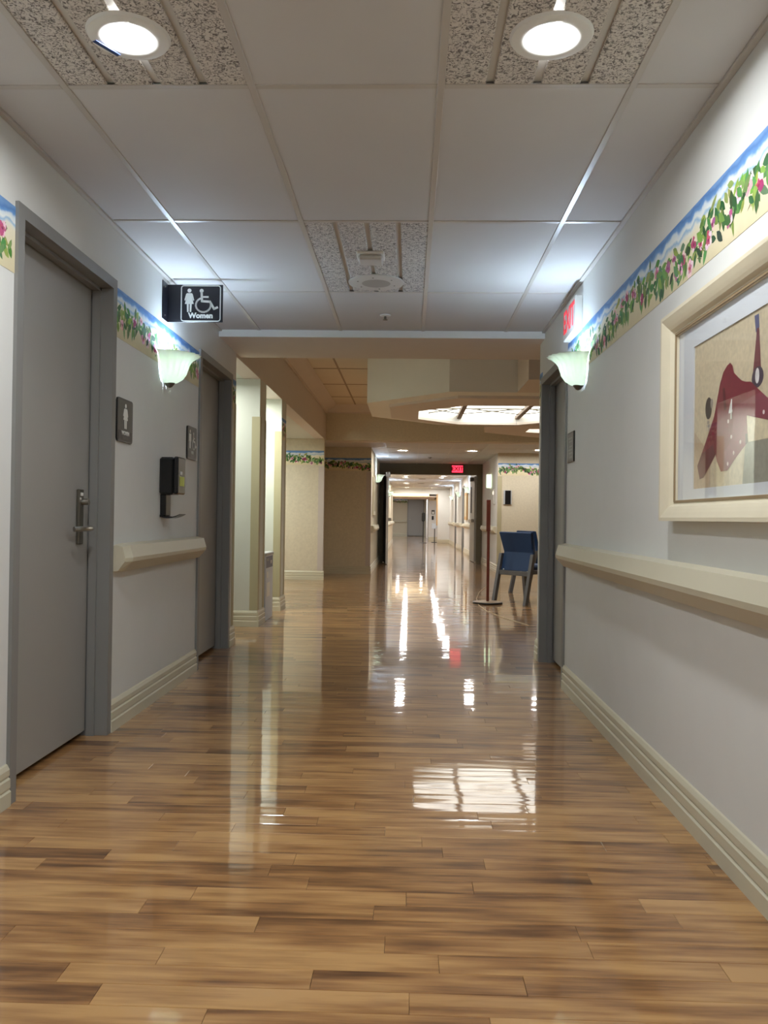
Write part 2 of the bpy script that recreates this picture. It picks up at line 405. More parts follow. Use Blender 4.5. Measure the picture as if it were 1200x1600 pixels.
# ------------------------------------------------------------------ doors
def door(name, wx, s, y0, y1, top, label, latch_far=True, hardware=True):
    """s = +1: wall on the left (room side +x), -1: wall on the right"""
    d = thing(name, label, 'door', (wx, (y0 + y1) / 2, 0), kind='structure')
    X = lambda a, b: sorted((wx + s * a, wx + s * b))
    fr = MB()
    for a, b in ((y0, y0 + FW), (y1 - FW, y1)): fr.box(*X(-.16, .014), a, b, 0, top)
    fr.box(*X(-.16, .014), y0 + FW, y1 - FW, top - FW, top)
    fr.build('frame', frame_m, d)
    st = MB()                                      # the stop the leaf closes on
    for a, b in ((y0 + FW, y0 + FW + .016), (y1 - FW - .016, y1 - FW)): st.box(*X(-.082, -.045), a, b, 0, top - FW)
    st.box(*X(-.082, -.045), y0 + FW, y1 - FW, top - FW - .016, top - FW)
    st.build('door_stop', frame_m, d)
    MB().box(*X(-.15, -.13), y0 + FW, y1 - FW, 0, top - FW).build('dark_backing', dark_m, d)
    leaf = MB().bev(*X(-.128, -.090), y0 + FW + .006, y1 - FW - .006, .024, top - FW - .006, .002).build('door_leaf', door_m, d)
    struct_y = y1 - FW - .125 if latch_far else y0 + FW + .075
    if hardware:
        z0, z1 = .912, 1.165; px = -.090
        pl = MB().bev(*X(px, px + .014), struct_y - .026, struct_y + .030, z0, z1, .003).build('lock_plate', dsteel_m, d)
        k = MB(); k.tube([(wx + s * px, struct_y, .985), (wx + s * (px + .062), struct_y, .985)], .010)
        dirn = -1 if latch_far else 1
        k.tube([(wx + s * (px + .058), struct_y + .012 * -dirn, .985), (wx + s * (px + .062), struct_y + dirn * .03, .985), (wx + s * (px + .060), struct_y + dirn * .135, .984), (wx + s * (px + .045), struct_y + dirn * .155, .983)], .012)
        k.build('lever_handle', steel_m, d, smooth=True)
        MB().tube([(wx + s * (px + .014), struct_y + .012, 1.108), (wx + s * (px + .045), struct_y + .012, 1.108)], [.016, .014], 14).build('thumb_turn', steel_m, d, smooth=True)
        MB().bev(*X(px + .014, px + .017), struct_y - .012, struct_y + .016, 1.135, 1.150, .0008).build('occupied_window', white_m, d)
        MB().tube([(wx + s * (px + .014), struct_y - .014, 1.122), (wx + s * (px + .018), struct_y - .014, 1.122)], .005, 10).build('indicator_lamp', white_m, d)
    return d
door('door_1', XL, 1, D1[0], D1[1], FT, 'grey restroom door with steel lever handle beside the dispenser wall')
door('door_2', XL, 1, D2[0], D2[1], FT, 'grey restroom door next to the wheelchair pictogram sign', hardware=False)
door('door_3', XR, -1, DR[0], DR[1], FTR, 'grey door in dark frame beside the wall exit sign', hardware=False)

# ------------------------------------------------------------------ ceiling of the near corridor
ceiling = struct('ceiling', MB().box(XL - .16, XR + .16, -6.2, YB + .2, ZC + .06, ZC + .12), dark_m, 'suspended ceiling of pale panels and metal grid over the corridor', 'ceiling')
cols_x = [XL, X0, X0 + .61, X0 + 1.22, X0 + 1.83, XR]
rows_y = [Y0 + 1.22 * k for k in range(-7, 3)] + [YB]
rows_y[0] = -6.2
tile_cache = {}
def plain_tile(w_, l_, m_, t=.016):
    key = (round(w_, 3), round(l_, 3), m_.name)
    if key not in tile_cache: tile_cache[key] = MB().bev(-w_ / 2 + .004, w_ / 2 - .004, -l_ / 2 + .004, l_ / 2 - .004, 0, t, .003).build('ceiling_tile', m_, mesh_only=True)
    return tile_cache[key]
def fiss_tile(w_, l_):
    key = ('f', round(w_, 3), round(l_, 3))
    if key not in tile_cache:
        b = MB(); g = .013; n = 4
        for i in range(n):
            a0 = -w_ / 2 + .006 + i * (w_ - .012) / n + (g if i else 0); a1 = -w_ / 2 + .006 + (i + 1) * (w_ - .012) / n - (g if i < n - 1 else 0)
            for c0, c1 in ((-l_ / 2 + .006, l_ / 2 - .006),): b.bev(a0, a1, c0, c1, 0, .012, .003)
        b.box(-w_ / 2 + .004, w_ / 2 - .004, -l_ / 2 + .004, l_ / 2 - .004, .010, .02)
        tile_cache[key] = b.build('fissured_tile', fiss_m, mesh_only=True)
        tile_cache[key].materials.append(offw_m)
        for p in list(tile_cache[key].polygons)[-6:]: p.material_index = 1
    return tile_cache[key]
for j in range(len(rows_y) - 1):
    for i in range(5):
        w_ = cols_x[i + 1] - cols_x[i]; l_ = rows_y[j + 1] - rows_y[j]
        pos = ((cols_x[i] + cols_x[i + 1]) / 2, (rows_y[j] + rows_y[j + 1]) / 2, ZC)
        jj = j - 7                                  # row 0 starts at Y0
        if (i in (1, 3) and jj in (-1, -4, -7)) or (i == 2 and jj == 1): child(ceiling, fiss_tile(w_, l_), 'fissured_tile', pos)
        else: child(ceiling, plain_tile(w_, l_, tile_m), 'ceiling_tile', pos)
for x in cols_x[1:5]:
    MB().bev(x - .012, x + .012, -6.2, YB, ZC - .004, ZC + .03, .0015).build('main_tee', tee_m, ceiling)
for y in rows_y[1:-1]:
    for i in range(5):
        a, b = cols_x[i] + (.012 if i else .0), cols_x[i + 1] - (.012 if i < 4 else 0)
        MB().bev(a, b, y - .012, y + .012, ZC - .0035, ZC + .0015, .001).build('cross_tee', tee_m, ceiling)
for xa, xb in ((XL, XL + .022), (XR - .022, XR)):
    MB().bev(xa, xb, -6.2, YB, ZC - .012, ZC + .0, .001).build('wall_angle', tee_m, ceiling)
# dropped beam between corridor and lobby
struct('trim_1', MB().bev(XL, XR, YB - .012, YB, ZC - .052, ZC + .05, .002), white_m, 'white painted edge strip where the corridor ceiling steps down', 'trim')
struct('wall_beam', MB().box(XL - .16, 4.6, YB, 6.96, 2.388, 3.10), soff_m, 'dropped painted beam between corridor and lobby', 'beam')

# ------------------------------------------------------------------ lobby
LB = 13.85      # far wall of the left side hall
FB = 14.10      # far bulkhead
P1 = (7.88, 8.22); P2 = (9.22, 9.56)
struct('wall_left_header', MB().box(XL - .16, XL, 6.78, FB, ZS, 3.10), soff_m, 'tan upper lobby wall running above the alcove openings', 'wall')
struct('wall_left_side_soffit', MB().box(-3.3, XL - .16, 6.60, LB, ZS, ZS + .1), alc_m, 'pale low ceiling over the alcoves beside the lobby', 'ceiling')
for k, (a, b) in enumerate((P1, P2)):
    struct('wall_pier', MB().box(-3.2, XL, a, b, 0, ZS), alc_m, ['pale wall pier between the two alcove openings', 'pale wall pier past the grey recycling bin'][k], 'wall')
    lab = ['first alcove pier', 'pier past the grey bin'][k]
    baseboard('baseboard_pier', (-3.2, a), (XL, a), (0, -1), f'cream ridged baseboard on the front of the {lab}')
    baseboard('baseboard_pier', (XL, a - .02), (XL, b), (1, 0), f'cream ridged baseboard on the corridor face of the {lab}')
struct('wall_left_end', MB().box(-3.2, XL - .16, 6.60, 6.78, 0, ZS), alc_m, 'pale wall return behind the second restroom door', 'wall')
struct('wall_alcove_back', MB().box(-3.3, -3.2, 6.60, LB, 0, ZS), alc_m, 'pale back wall of the alcoves', 'wall')
struct('wall_lobby_near_left', MB().box(-3.3, XL, LB, LB + .12, 0, ZS).box(-1.82, -1.70, LB + .12, 15.45, 0, ZS), beige_m, 'beige papered wall with floral border at the end of the side hall', 'wall')
struct('wall_lobby_far_left', MB().box(-1.70, CL, 15.45, 15.57, 0, ZS), beige_m, 'beige papered wall with floral border beside the far corridor mouth', 'wall')
struct('wall_lobby_bulkhead', MB().box(XL - .16, 4.6, FB, FB + .15, ZS, 3.10), beige_m, 'beige bulkhead over the far corridor mouth', 'wall')
struct('wall_lobby_far_right', MB().box(CR, 4.6, 16.40, 16.52, 0, ZS), beige_m, 'beige papered wall with floral border behind the blue chairs', 'wall')
struct('wall_lobby_right', MB().box(4.5, 4.6, 6.36, 16.4, 0, 3.10), beige_m, 'beige papered side wall of the lobby', 'wall')
struct('wall_lobby_near_right', MB().box(XR + .16, 4.5, 6.24, 6.36, 0, 2.388), wall_m, 'painted wall of the lobby beside the corridor mouth', 'wall')
baseboard('baseboard_lobby', (-3.2, LB), (XL + .02, LB), (0, -1), 'cream ridged baseboard at the end of the side hall')
baseboard('baseboard_lobby', (-1.70, 15.45), (CL, 15.45), (0, -1), 'cream ridged baseboard left of the far corridor mouth')
baseboard('baseboard_lobby', (CR, 16.40), (4.5, 16.40), (0, -1), 'cream ridged baseboard behind the blue chairs')
baseboard('baseboard_lobby', (CR, 16.38), (CR, 19.9), (-1, 0), 'cream baseboard along the far corridor under the cylinder sconce')
baseboard('baseboard_lobby', (CL, 15.43), (CL, 19.9), (1, 0), 'cream baseboard along the far corridor by the dark door leaf')
# corner guards
def guard(cx, cyy, dx, dy, z0, z1, m_, label, wd=.075):
    b = MB(); t = .004
    b.box(*sorted((cx - dx * t, cx + dx * wd)), *sorted((cyy - dy * t, cyy)), z0, z1)
    b.box(*sorted((cx - dx * t, cx)), *sorted((cyy, cyy + dy * wd)), z0, z1)
    struct('trim_corner_guard', b, m_, label, 'corner guard')
guard(XL, P1[0], -1, 1, .155, 2.0, guard_m, 'tan corner guard on the first alcove pier')
guard(XL, P2[0], -1, 1, .155, 2.0, guard_m, 'tan corner guard on the pier past the grey bin')
guard(XL, LB, -1, 1, .155, 1.90, guardp_m, 'beige corner guard at the end of the side hall', .09)
guard(CL, 15.45, -1, 1, .155, 1.90, guardp_m, 'pinkish corner guard at the left of the far corridor mouth', .09)
guard(CR, 16.40, 1, 1, .155, 1.90, guard_m, 'pale corner guard beside the blue chairs wall', .075)
guard(XL, 6.78, -1, -1, .155, 1.97, guard_m, 'tan corner guard on the wall end after the second restroom door')
guard(XL, P1[1], -1, -1, .155, 2.0, guard_m, 'tan corner guard on the bin side of the first alcove pier')
guard(XL, P2[1], -1, -1, .155, 2.0, guard_m, 'tan corner guard on the far side of the pier past the bin')
# crown cove
CROWN = [(0, 2.82), (.020, 2.815), (.026, 2.84), (.060, 2.862), (.150, 2.915), (.185, 2.945), (.185, 2.975), (0, 2.975)]
struct('trim_crown', MB().sweep(CROWN, (XL, 6.96), (XL, FB), (1, 0)), soff_m, 'wide tan crown moulding above the alcove openings', 'moulding')
struct('trim_crown', MB().sweep(CROWN, (XL, FB), (4.5, FB), (0, -1)), soff_m, 'wide tan crown moulding on the far bulkhead', 'moulding')
lobc = struct('ceiling_lobby', MB().box(XL - .1, 4.6, 6.96, FB, 3.0, 3.1), dark_m, 'high tan tiled ceiling over the lobby', 'ceiling')
lx = [-1.54, -.93, -.32, .29, .90, 1.51, 2.12, 2.73, 3.34, 3.95, 4.56]; ly = [6.93] + [10.57 + 1.24 * k for k in range(-2, 3)] + [14.1]
for j in range(len(ly) - 1):
    for i in range(len(lx) - 1):
        child(lobc, plain_tile(lx[i + 1] - lx[i], ly[j + 1] - ly[j], tileb_m), 'ceiling_tile', ((lx[i] + lx[i + 1]) / 2, (ly[j] + ly[j + 1]) / 2, 2.95))
for x in lx[1:-1]: MB().bev(x - .012, x + .012, 6.96, 14.1, 2.946, 2.98, .001).build('main_tee', teeb_m, lobc)
for y in ly[1:-1]: MB().bev(XL, 4.5, y - .013, y + .013, 2.945, 2.952, .001).build('cross_tee', teeb_m, lobc)

# octagonal dropped soffit with its skylight
def octa(cx, cyy, h):
    k = h * math.tan(math.pi / 8); return [(cx + a * h, cyy + b * k) if t else (cx + a * k, cyy + b * h) for a, b, t in
            ((-1, -1, 1), (-1, -1, 0), (1, -1, 0), (1, -1, 1), (1, 1, 1), (1, 1, 0), (-1, 1, 0), (-1, 1, 1))]
def ring(mb, outer, inner, z0, z1):
    n = len(outer)
    vs = [(x, y, z0) for x, y in outer] + [(x, y, z0) for x, y in inner] + [(x, y, z1) for x, y in outer] + [(x, y, z1) for x, y in inner]
    fs = []
    for i in range(n):
        j = (i + 1) % n
        fs += [(i, j, n + j, n + i), (2 * n + i, 3 * n + i, 3 * n + j, 2 * n + j), (i, 2 * n + i, 2 * n + j, j), (n + i, n + j, 3 * n + j, 3 * n + i)]
    return mb.add(vs, fs)
OC = (1.05, 10.33); HC = (1.07, 10.56)
oct_t = thing('octagonal_soffit', 'large octagonal dropped soffit framing the lit skylight in the lobby', 'soffit', (OC[0], OC[1], ZS), kind='structure')
ring(MB(), octa(*OC, 1.56), octa(*HC, 1.10), ZS + .03, 2.948).build('fascia', mat('soffit_fascia', srgb(228, 225, 215), .7, var=(4, .03)), oct_t)
ring(MB(), octa(OC[0], OC[1], 1.30), octa(*HC, .97), ZS, ZS + .03).build('stepped_panel', soff_m, oct_t)
ring(MB(), octa(*HC, 1.04), octa(*HC, .97), ZS + .03, ZS + .14).build('light_well', white_m, oct_t)
sk = thing('skylight', 'bright octagonal skylight with dark bars in the lobby soffit', 'skylight', (HC[0], HC[1], ZS + .10))
o8 = octa(*HC, .968); kk = .97 * math.tan(math.pi / 8)
bays = [[o8[0], o8[1], o8[6], o8[7]], [o8[1], o8[2], o8[5], o8[6]], [o8[2], o8[3], o8[4], o8[5]]]
for q in bays: MB().prism(q, 'z', ZS + .128, ZS + .136).build('light_panel', sky_m, sk)
mull_m = mat('skylight_bar', srgb(126, 108, 92), .6)
for x in (HC[0] - kk, HC[0] + kk): MB().bev(x - .03, x + .03, HC[1] - .965, HC[1] + .965, ZS + .075, ZS + .127, .004).build('bar', mull_m, sk)
wire_m = mat('skylight_wire', srgb(120, 114, 98), .6)
for yy in (-.55, -.12, .2): MB().box(HC[0] - .78, HC[0] + .78, HC[1] + yy - .012, HC[1] + yy + .012, ZS + .112, ZS + .127).build('cross_bar', wire_m, sk)
for xa in (-.9, -kk + .03, kk + .03):
    xb = xa + (kk * 2 - .06 if abs(xa + kk - .03) < .01 else .5)
    for s_ in (1, -1):
        MB().tube([(HC[0] + xa, HC[1] + .35 - s_ * .28, ZS + .105), (HC[0] + xb, HC[1] + .35 + s_ * .28, ZS + .105)], .008, 6).build('tie_wire', wire_m, sk)
# neighbouring soffit blocks at the same height
struct('trim_soffit_block', MB().box(1.12, 4.5, 7.95, 8.78, ZS + .03, 2.948), soff_m, 'dropped soffit block in front of the octagonal skylight', 'soffit')
sb = MB(); outer = [(1.05, 11.885), (2.62, 11.3), (4.5, 11.3), (4.5, 13.45), (2.2, 13.45), (1.12, 12.62)]
inner = [(1.72, 12.08), (2.62, 12.02), (3.2, 12.02), (3.2, 12.72), (2.2, 12.72), (1.72, 12.50)]
ring(sb, outer, inner, ZS + .004, 2.948)
struct('trim_soffit_block', sb, soff_m, 'dropped soffit block behind the octagonal skylight', 'soffit')
MB().prism(inner, 'z', ZS + .14, ZS + .15).build('skylight', sky_m)
tag(bpy.data.objects['skylight.001'], 'smaller lit skylight opening behind the octagonal one', 'skylight')

# ------------------------------------------------------------------ far corridor
struct('wall_far_left', MB().box(CL - .12, CL, 15.57, 19.90, 0, ZS).box(CL - .12, CL, 20.06, 36.0, 0, ZS), beige_m, 'beige far corridor wall on the side of the dark door leaf', 'wall')
fr = MB(); FD = [(21.9, 22.9), (26.3, 27.3), (30.6, 31.6)]
ys = [16.52] + [v for d in FD for v in d] + [36.0]
fr.box(CR, CR + .12, 16.52, 19.90, 0, ZS).box(CR, CR + .12, 20.06, FD[0][0], 0, ZS)
for k in range(2): fr.box(CR, CR + .12, FD[k][1], FD[k + 1][0], 0, ZS)
fr.box(CR, CR + .12, FD[2][1], 36.0, 0, ZS)
for a, b in FD: fr.box(CR, CR + .12, a, b, 2.08, ZS)
struct('wall_far_right', fr, wall_m, 'pale far corridor wall with three grey doors', 'wall')
for k, (a, b) in enumerate(FD):
    d = thing(f'door_{k + 4}', ['grey door just past the open double doors', 'grey door next to the gold framed picture', 'grey door closest to the warm lit portal'][k], 'door', (CR, (a + b) / 2, 0), kind='structure')
    MB().box(CR - .014, CR + .10, a, a + .05, 0, 2.10).box(CR - .014, CR + .10, b - .05, b, 0, 2.10).box(CR - .014, CR + .10, a + .05, b - .05, 2.05, 2.10).build('frame', frame_m, d)
    MB().box(CR + .07, CR + .11, a + .05, b - .05, .01, 2.05).build('door_leaf', frame_m, d)
baseboard('baseboard_far', (CL, 20.1), (CL, 36.0), (1, 0), 'cream baseboard along the distant corridor on the dark leaf side')
for a, b in ((20.1, FD[0][0]), (FD[0][1], FD[1][0]), (FD[1][1], FD[2][0]), (FD[2][1], 36.0)):
    baseboard('baseboard_far', (CR, a), (CR, b), (-1, 0), {20.1: 'cream baseboard behind the open pale door leaf', FD[0][1]: 'cream baseboard between the first distant doors', FD[1][1]: 'cream baseboard between the last distant doors', FD[2][1]: 'cream baseboard by the warm lit portal'}[a])
c2 = struct('ceiling_far', MB().box(-1.75, 4.5, FB + .05, 20.0, ZS + .05, ZS + .1).box(CL - .12, CR + .12, 20.0, 36.0, ZS + .05, ZS + .1), dark_m, 'pale tiled ceiling over the far corridor', 'ceiling')
fx = [-1.70, -.95 - .1, -.45, .16, .77, 1.38, 1.99, 2.6, 3.21, 3.82, 4.43]
fy = [FB + .15 + 1.22 * k for k in range(18)] + [36.0]
for j in range(len(fy) - 1):
    if fy[j + 1] > 36.1: break
    for i in range(len(fx) - 1):
        if fy[j] > 19 and (fx[i + 1] < CL or fx[i] > CR): continue
        child(c2, plain_tile(fx[i + 1] - fx[i], fy[j + 1] - fy[j], tile_m), 'ceiling_tile', ((fx[i] + fx[i + 1]) / 2, (fy[j] + fy[j + 1]) / 2, ZS))
    if j: MB().box(*((-1.70, 4.43) if fy[j] < 16.5 else (CL, CR)), fy[j] - .012, fy[j] + .012, ZS - .003, ZS + .002).build('cross_tee', tee_m, c2)
for x in fx[1:-1]:
    MB().box(x - .012, x + .012, FB + .15, 35.9 if CL < x < CR else 16.4, ZS - .0035, ZS + .003).build('main_tee', tee_m, c2)
MB().box(-1.70, 4.43, FB + .14, FB + .30, ZS - .01, ZS).build('edge_strip', soff_m, c2)

# cross-corridor double doors, each leaf swung the other way
dd = thing('door_7', 'dark framed double doorway across the far corridor under the red exit sign', 'door', (.5, 19.98, 0), kind='structure')
MB().box(CL, -.62, 19.90, 20.06, 0, ZS).box(1.60, CR, 19.90, 20.06, 0, ZS).box(-.62, 1.60, 19.90, 20.06, 2.10, ZS).build('frame', olive_m, dd)
def leaf(hx, hy, fx_, fy_, thick, m_, label, cham):
    a = Vector((hx, hy, 0)); b = Vector((fx_, fy_, 0)); u = (b - a).normalized(); n = Vector((-u.y, u.x, 0)) * thick / 2
    P = [(a - n), (b - n), (b + n), (a + n)]
    lf = MB().prism([(p.x, p.y) for p in P], 'z', .012, 2.085).build('door_leaf', m_, dd); lf['label'] = label
    return lf, a, b, u, n
leafd_m = mat('dark_leaf', srgb(44, 42, 40), .5)  # dark laminate, with the shade on the leaf's back put into the colour
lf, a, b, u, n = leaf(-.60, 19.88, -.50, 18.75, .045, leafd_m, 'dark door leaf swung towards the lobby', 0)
q = b + u * .004
MB().box(q.x - .024, q.x + .024, q.y - .006, q.y + .003, .012, 2.085).build('edge_plate', offw_m, dd)
MB().bev(b.x - .05, b.x + .06, b.y + .02, b.y + .20, 1.98, 2.09, .01).build('door_closer', steel_m, dd)
MB().bev(b.x + .02, b.x + .09, b.y + .06, b.y + .5, .98, 1.05, .01).build('push_bar', steel_m, dd)
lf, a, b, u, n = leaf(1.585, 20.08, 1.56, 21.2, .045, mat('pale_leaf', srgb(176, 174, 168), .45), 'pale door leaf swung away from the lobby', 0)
MB().bev(1.49, 1.55, 20.15, 21.1, .97, 1.05, .01).build('push_bar', steel_m, dd)
MB().bev(1.47, 1.55, 20.2, 20.5, 1.97, 2.06, .01).build('door_closer', dsteel_m, dd)
MB().box(1.535, 1.56, 20.75, 20.9, 1.2, 1.85).build('vision_glass', dark_m, dd)
es = thing('exit_sign', 'lit red exit sign over the far double doorway', 'exit sign', (1.13, 19.88, 2.15))
MB().bev(.985, 1.275, 19.84, 19.90, 2.14, 2.335, .006).build('housing', mat('exit_housing', srgb(120, 60, 56), .5), es)
MB().box(1.0, 1.26, 19.832, 19.84, 2.155, 2.32).build('lit_face', red_m, es)
text(es, 'lettering', 'EXIT', .135, mat('exit_dark', srgb(110, 8, 16), .5), (1.13, 19.829, 2.237), (1, 0, 0), bold=.003)

# warm portal and the room behind it
pt = thing('wall_portal', 'pale wall with a warm lit portal at the end of the far corridor', 'wall', (.5, 36.0, 0), kind='structure')
MB().box(CL - .12, 1.22, 36.0, 36.15, 2.10, ZS).box(1.22, CR + .12, 36.0, 36.15, 0, ZS).build('wall_face', wall_m, pt)
MB().box(1.17, 1.22, 35.98, 36.15, 0.75, 2.10).build('warm_jamb', gold_m, pt)
MB().bev(CL, .84, 35.97, 36.06, 2.02, 2.10, .005).build('cove_light', warm_m, pt)
MB().box(CL, 1.17, 36.15, 40.8, 1.98, 2.02).build('low_soffit', soff_m, pt)
struct('wall_end_right', MB().box(.94, 2.4, 40.7, 40.82, 0, 2.3).box(.94, 1.04, 40.82, 48.5, 0, 2.3), wall_m, 'pale wall with notices in the distant room', 'wall')
struct('wall_end', MB().box(-2.6, 2.4, 48.5, 48.6, 0, 2.4), beige_m, 'cream wall with floral border at the far end', 'wall')
struct('wall_end_left', MB().box(-2.6, -2.5, 36.0, 48.5, 0, 2.4).box(-2.5, CL - .12, 36.0, 36.1, 0, 2.4), wall_m, 'pale side wall of the distant room', 'wall')
struct('wall_end_side', MB().box(2.3, 2.4, 36.15, 40.7, 0, 2.4), wall_m, 'pale side wall beside the distant notices', 'wall')
struct('ceiling_end', MB().box(-2.6, 2.4, 36.15, 48.6, 2.32, 2.4), tile_m, 'pale ceiling of the distant room', 'ceiling')
baseboard('baseboard_end', (-2.5, 48.5), (-.1, 48.5), (0, -1), 'cream baseboard on the far end wall')
baseboard('baseboard_end', (.94, 40.7), (2.3, 40.7), (0, -1), 'cream baseboard under the distant notices')
baseboard('baseboard_end', (1.22, 36.0), (CR, 36.0), (0, -1), 'cream baseboard on the portal wall')
de = thing('door_8', 'wide grey door at the very end of the corridor', 'door', (.36, 48.45, 0), kind='structure')
MB().bev(-.06, .80, 48.44, 48.49, .02, 2.17, .004).build('door_leaf', door_m, de)
MB().box(-.11, -.06, 48.42, 48.5, 0, 2.22).box(.80, .85, 48.42, 48.5, 0, 2.22).box(-.06, .80, 48.42, 48.5, 2.17, 2.22).build('frame', frame_m, de)
MB().bev(-.02, .10, 48.40, 48.44, .96, 1.0, .006).build('lever_handle', steel_m, de)

# ------------------------------------------------------------------ floral wallpaper borders
BZ0, BZ1 = 1.917, 2.157
GR = [(62, 112, 62), (84, 130, 62), (120, 152, 74), (46, 84, 52), (98, 140, 88), (146, 168, 84)]
PK = [(196, 84, 122), (176, 60, 104), (214, 130, 150), (222, 160, 176), (170, 96, 140)]
def border(p0, p1, nrm, label, dens=1.0, fine=True):
    ax0 = Vector((p0[0], p0[1], 0)); dv = Vector((p1[0] - p0[0], p1[1] - p0[1], 0)); ln = dv.length; u = dv / ln; nv = Vector((nrm[0], nrm[1], 0))
    t = thing('wallpaper_border', label, 'wallpaper border', (p0[0], p0[1], BZ0), kind='structure')
    q = [ax0 + nv * .0015, ax0 + u * ln + nv * .0015]
    b = MB(); a0, a1 = ax0, ax0 + u * ln
    b.add([(a0.x, a0.y, BZ0), (a1.x, a1.y, BZ0), (a1.x, a1.y, BZ1), (a0.x, a0.y, BZ1), (q[0].x, q[0].y, BZ0), (q[1].x, q[1].y, BZ0), (q[1].x, q[1].y, BZ1), (q[0].x, q[0].y, BZ1)],
          [(4, 5, 6, 7), (0, 1, 5, 4), (3, 7, 6, 2), (0, 4, 7, 3), (1, 2, 6, 5)])
    b.build('paper_strip', paper_m, t)
    pm = MB(); lay = [0.0]
    def P(s, z): lay_ = .0017 + lay[0]; v = ax0 + u * s + nv * lay_; return (v.x, v.y, z)
    def blade(s, z, L_, W_, ang, c):
        c = srgb(*[max(0, min(255, k + random.randint(-14, 14))) for k in c])
        lay[0] += 2e-7
        d = (math.sin(ang), -math.cos(ang)); e = (d[1], -d[0]); pts = []
        for f_, w_ in ((0, .15), (.3, .9), (.55, 1), (.8, .6), (1, 0), (.8, -.6), (.55, -1), (.3, -.9)):
            ss = s + d[0] * L_ * f_ + e[0] * W_ * w_; zz = z + d[1] * L_ * f_ + e[1] * W_ * w_
            if ss < .001 or ss > ln - .001: return
            pts.append(P(ss, max(BZ0 + .001, zz)))
        pm.add(pts, [tuple(range(8))], c)
    def flower(s, z, r_):
        c0 = random.choice(PK); pale = (238, 206, 214)
        for k in range(5):
            a = k * 1.257 + random.random(); blade(s, z, r_, r_ * .45, a, pale if random.random() < .55 else c0)
        for k in range(5): blade(s, z, r_ * .55, r_ * .2, k * 1.257 + .6, c0)
        blade(s, z + .006, .013, .007, 0, (140, 34, 76))
    s = 0.0
    while s < ln:
        zc = BZ0 + .120 + .02 * math.sin(s * 5.1) + random.uniform(-.02, .02)
        for k in range(int(5 * dens)):
            blade(s + random.uniform(-.03, .03), zc + random.uniform(-.045, .045), random.uniform(.045, .085), random.uniform(.009, .018), random.gauss(0, 1.0), random.choice(GR))
        if random.random() < .42 * dens: flower(s, zc + random.uniform(-.075, .03), random.uniform(.026, .040))
        if random.random() < .15: blade(s, zc - .05, .05, .0025, random.gauss(0, .8), (112, 96, 60))
        s += .036
    if pm.f: pm.build_flat('printed_flowers', print_m, t)['kind'] = 'stuff'
border((XL, -1.5), (XL, D1[0]), (1, 0), 'floral beach wallpaper border before the first restroom door')
border((XL, D1[1]), (XL, D2[0]), (1, 0), 'floral beach wallpaper border behind the sconce near the restroom signs')
border((XL, D2[1]), (XL, 6.78), (1, 0), 'short floral border piece after the second restroom door')
border((XR, -1.5), (XR, DR[0]), (-1, 0), 'long floral beach wallpaper border above the jersey picture')
border((XR, DR[1]), (XR, 6.36), (-1, 0), 'short floral border piece past the grey door opposite')
border((XL, P2[0]), (XL, P2[1]), (1, 0), 'narrow floral border piece on the pier past the bin')
border((-2.4, LB), (XL, LB), (0, -1), 'floral border on the beige wall at the end of the side hall', 1.3)
border((-1.68, 15.45), (CL, 15.45), (0, -1), 'floral border on the beige wall beside the far corridor mouth', 1.3)
border((CR, 16.40), (3.2, 16.40), (0, -1), 'floral border on the beige wall behind the blue chairs', 1.3)
border((-1.4, 48.5), (-.11, 48.5), (0, -1), 'faint floral border on the far end wall')
border((.95, 40.7), (1.5, 40.7), (0, -1), 'faint floral border above the distant notices')

# ------------------------------------------------------------------ handrails
RAIL = [(.0, .768), (.0, .905), (.030, .912), (.072, .902), (.090, .842), (.086, .822), (.040, .772)]
def handrail(p0, p1, nrm, label, ends=(1, 1)):
    t = thing('handrail', label, 'handrail', ((p0[0] + p1[0]) / 2, (p0[1] + p1[1]) / 2, .735), group='cream wall handrails')
    u = (Vector((p1[0], p1[1])) - Vector((p0[0], p0[1]))).normalized(); e = .045
    a = Vector((p0[0], p0[1])) + u * (e if ends[0] else 0); b = Vector((p1[0], p1[1])) - u * (e if ends[1] else 0)
    MB().sweep(RAIL, (a.x, a.y), (b.x, b.y), nrm).build('rail', cream_m, t)
    for k, (c, d) in enumerate(((a, -1), (b, 1))):
        if not ends[k]: continue
        n = len(RAIL); vs = [(c.x + nrm[0] * p, c.y + nrm[1] * p, z) for p, z in RAIL]
        sm = [(max(0, p * .72), .82 + (z - .82) * .9) for p, z in RAIL]; c2_ = c + u * d * e
        vs += [(c2_.x + nrm[0] * p, c2_.y + nrm[1] * p, z) for p, z in sm]
        MB().add(vs, [tuple(range(n, 2 * n))] + [(i, (i + 1) % n, n + (i + 1) % n, n + i) for i in range(n)]).build('end_cap', cream_m, t)
    return t
handrail((XL, 3.985), (XL, 5.54), (1, 0), 'short cream handrail below the hand sanitizer dispenser')
handrail((XR, -5.9), (XR, 5.14), (-1, 0), 'long cream handrail below the jersey picture')
handrail((CL, 15.6), (CL, 17.6), (1, 0), 'cream handrail in front of the dark door leaf')
handrail((CR, 16.6), (CR, 19.4), (-1, 0), 'cream handrail behind the mahogany stanchion')
handrail((CL, 21.3), (CL, 35.5), (1, 0), 'cream handrail along the distant corridor past the dark leaf')
for k, (a, b) in enumerate(((FD[0][1] + .1, FD[1][0] - .1), (FD[1][1] + .1, FD[2][0] - .1), (FD[2][1] + .1, 35.6))):
    handrail((CR, a), (CR, b), (-1, 0), ['cream handrail between the first distant doors', 'cream handrail between the last distant doors', 'cream handrail beside the warm lit portal'][k])
handrail((-.9, 48.5), (-.15, 48.5), (0, -1), 'cream handrail on the far end wall')

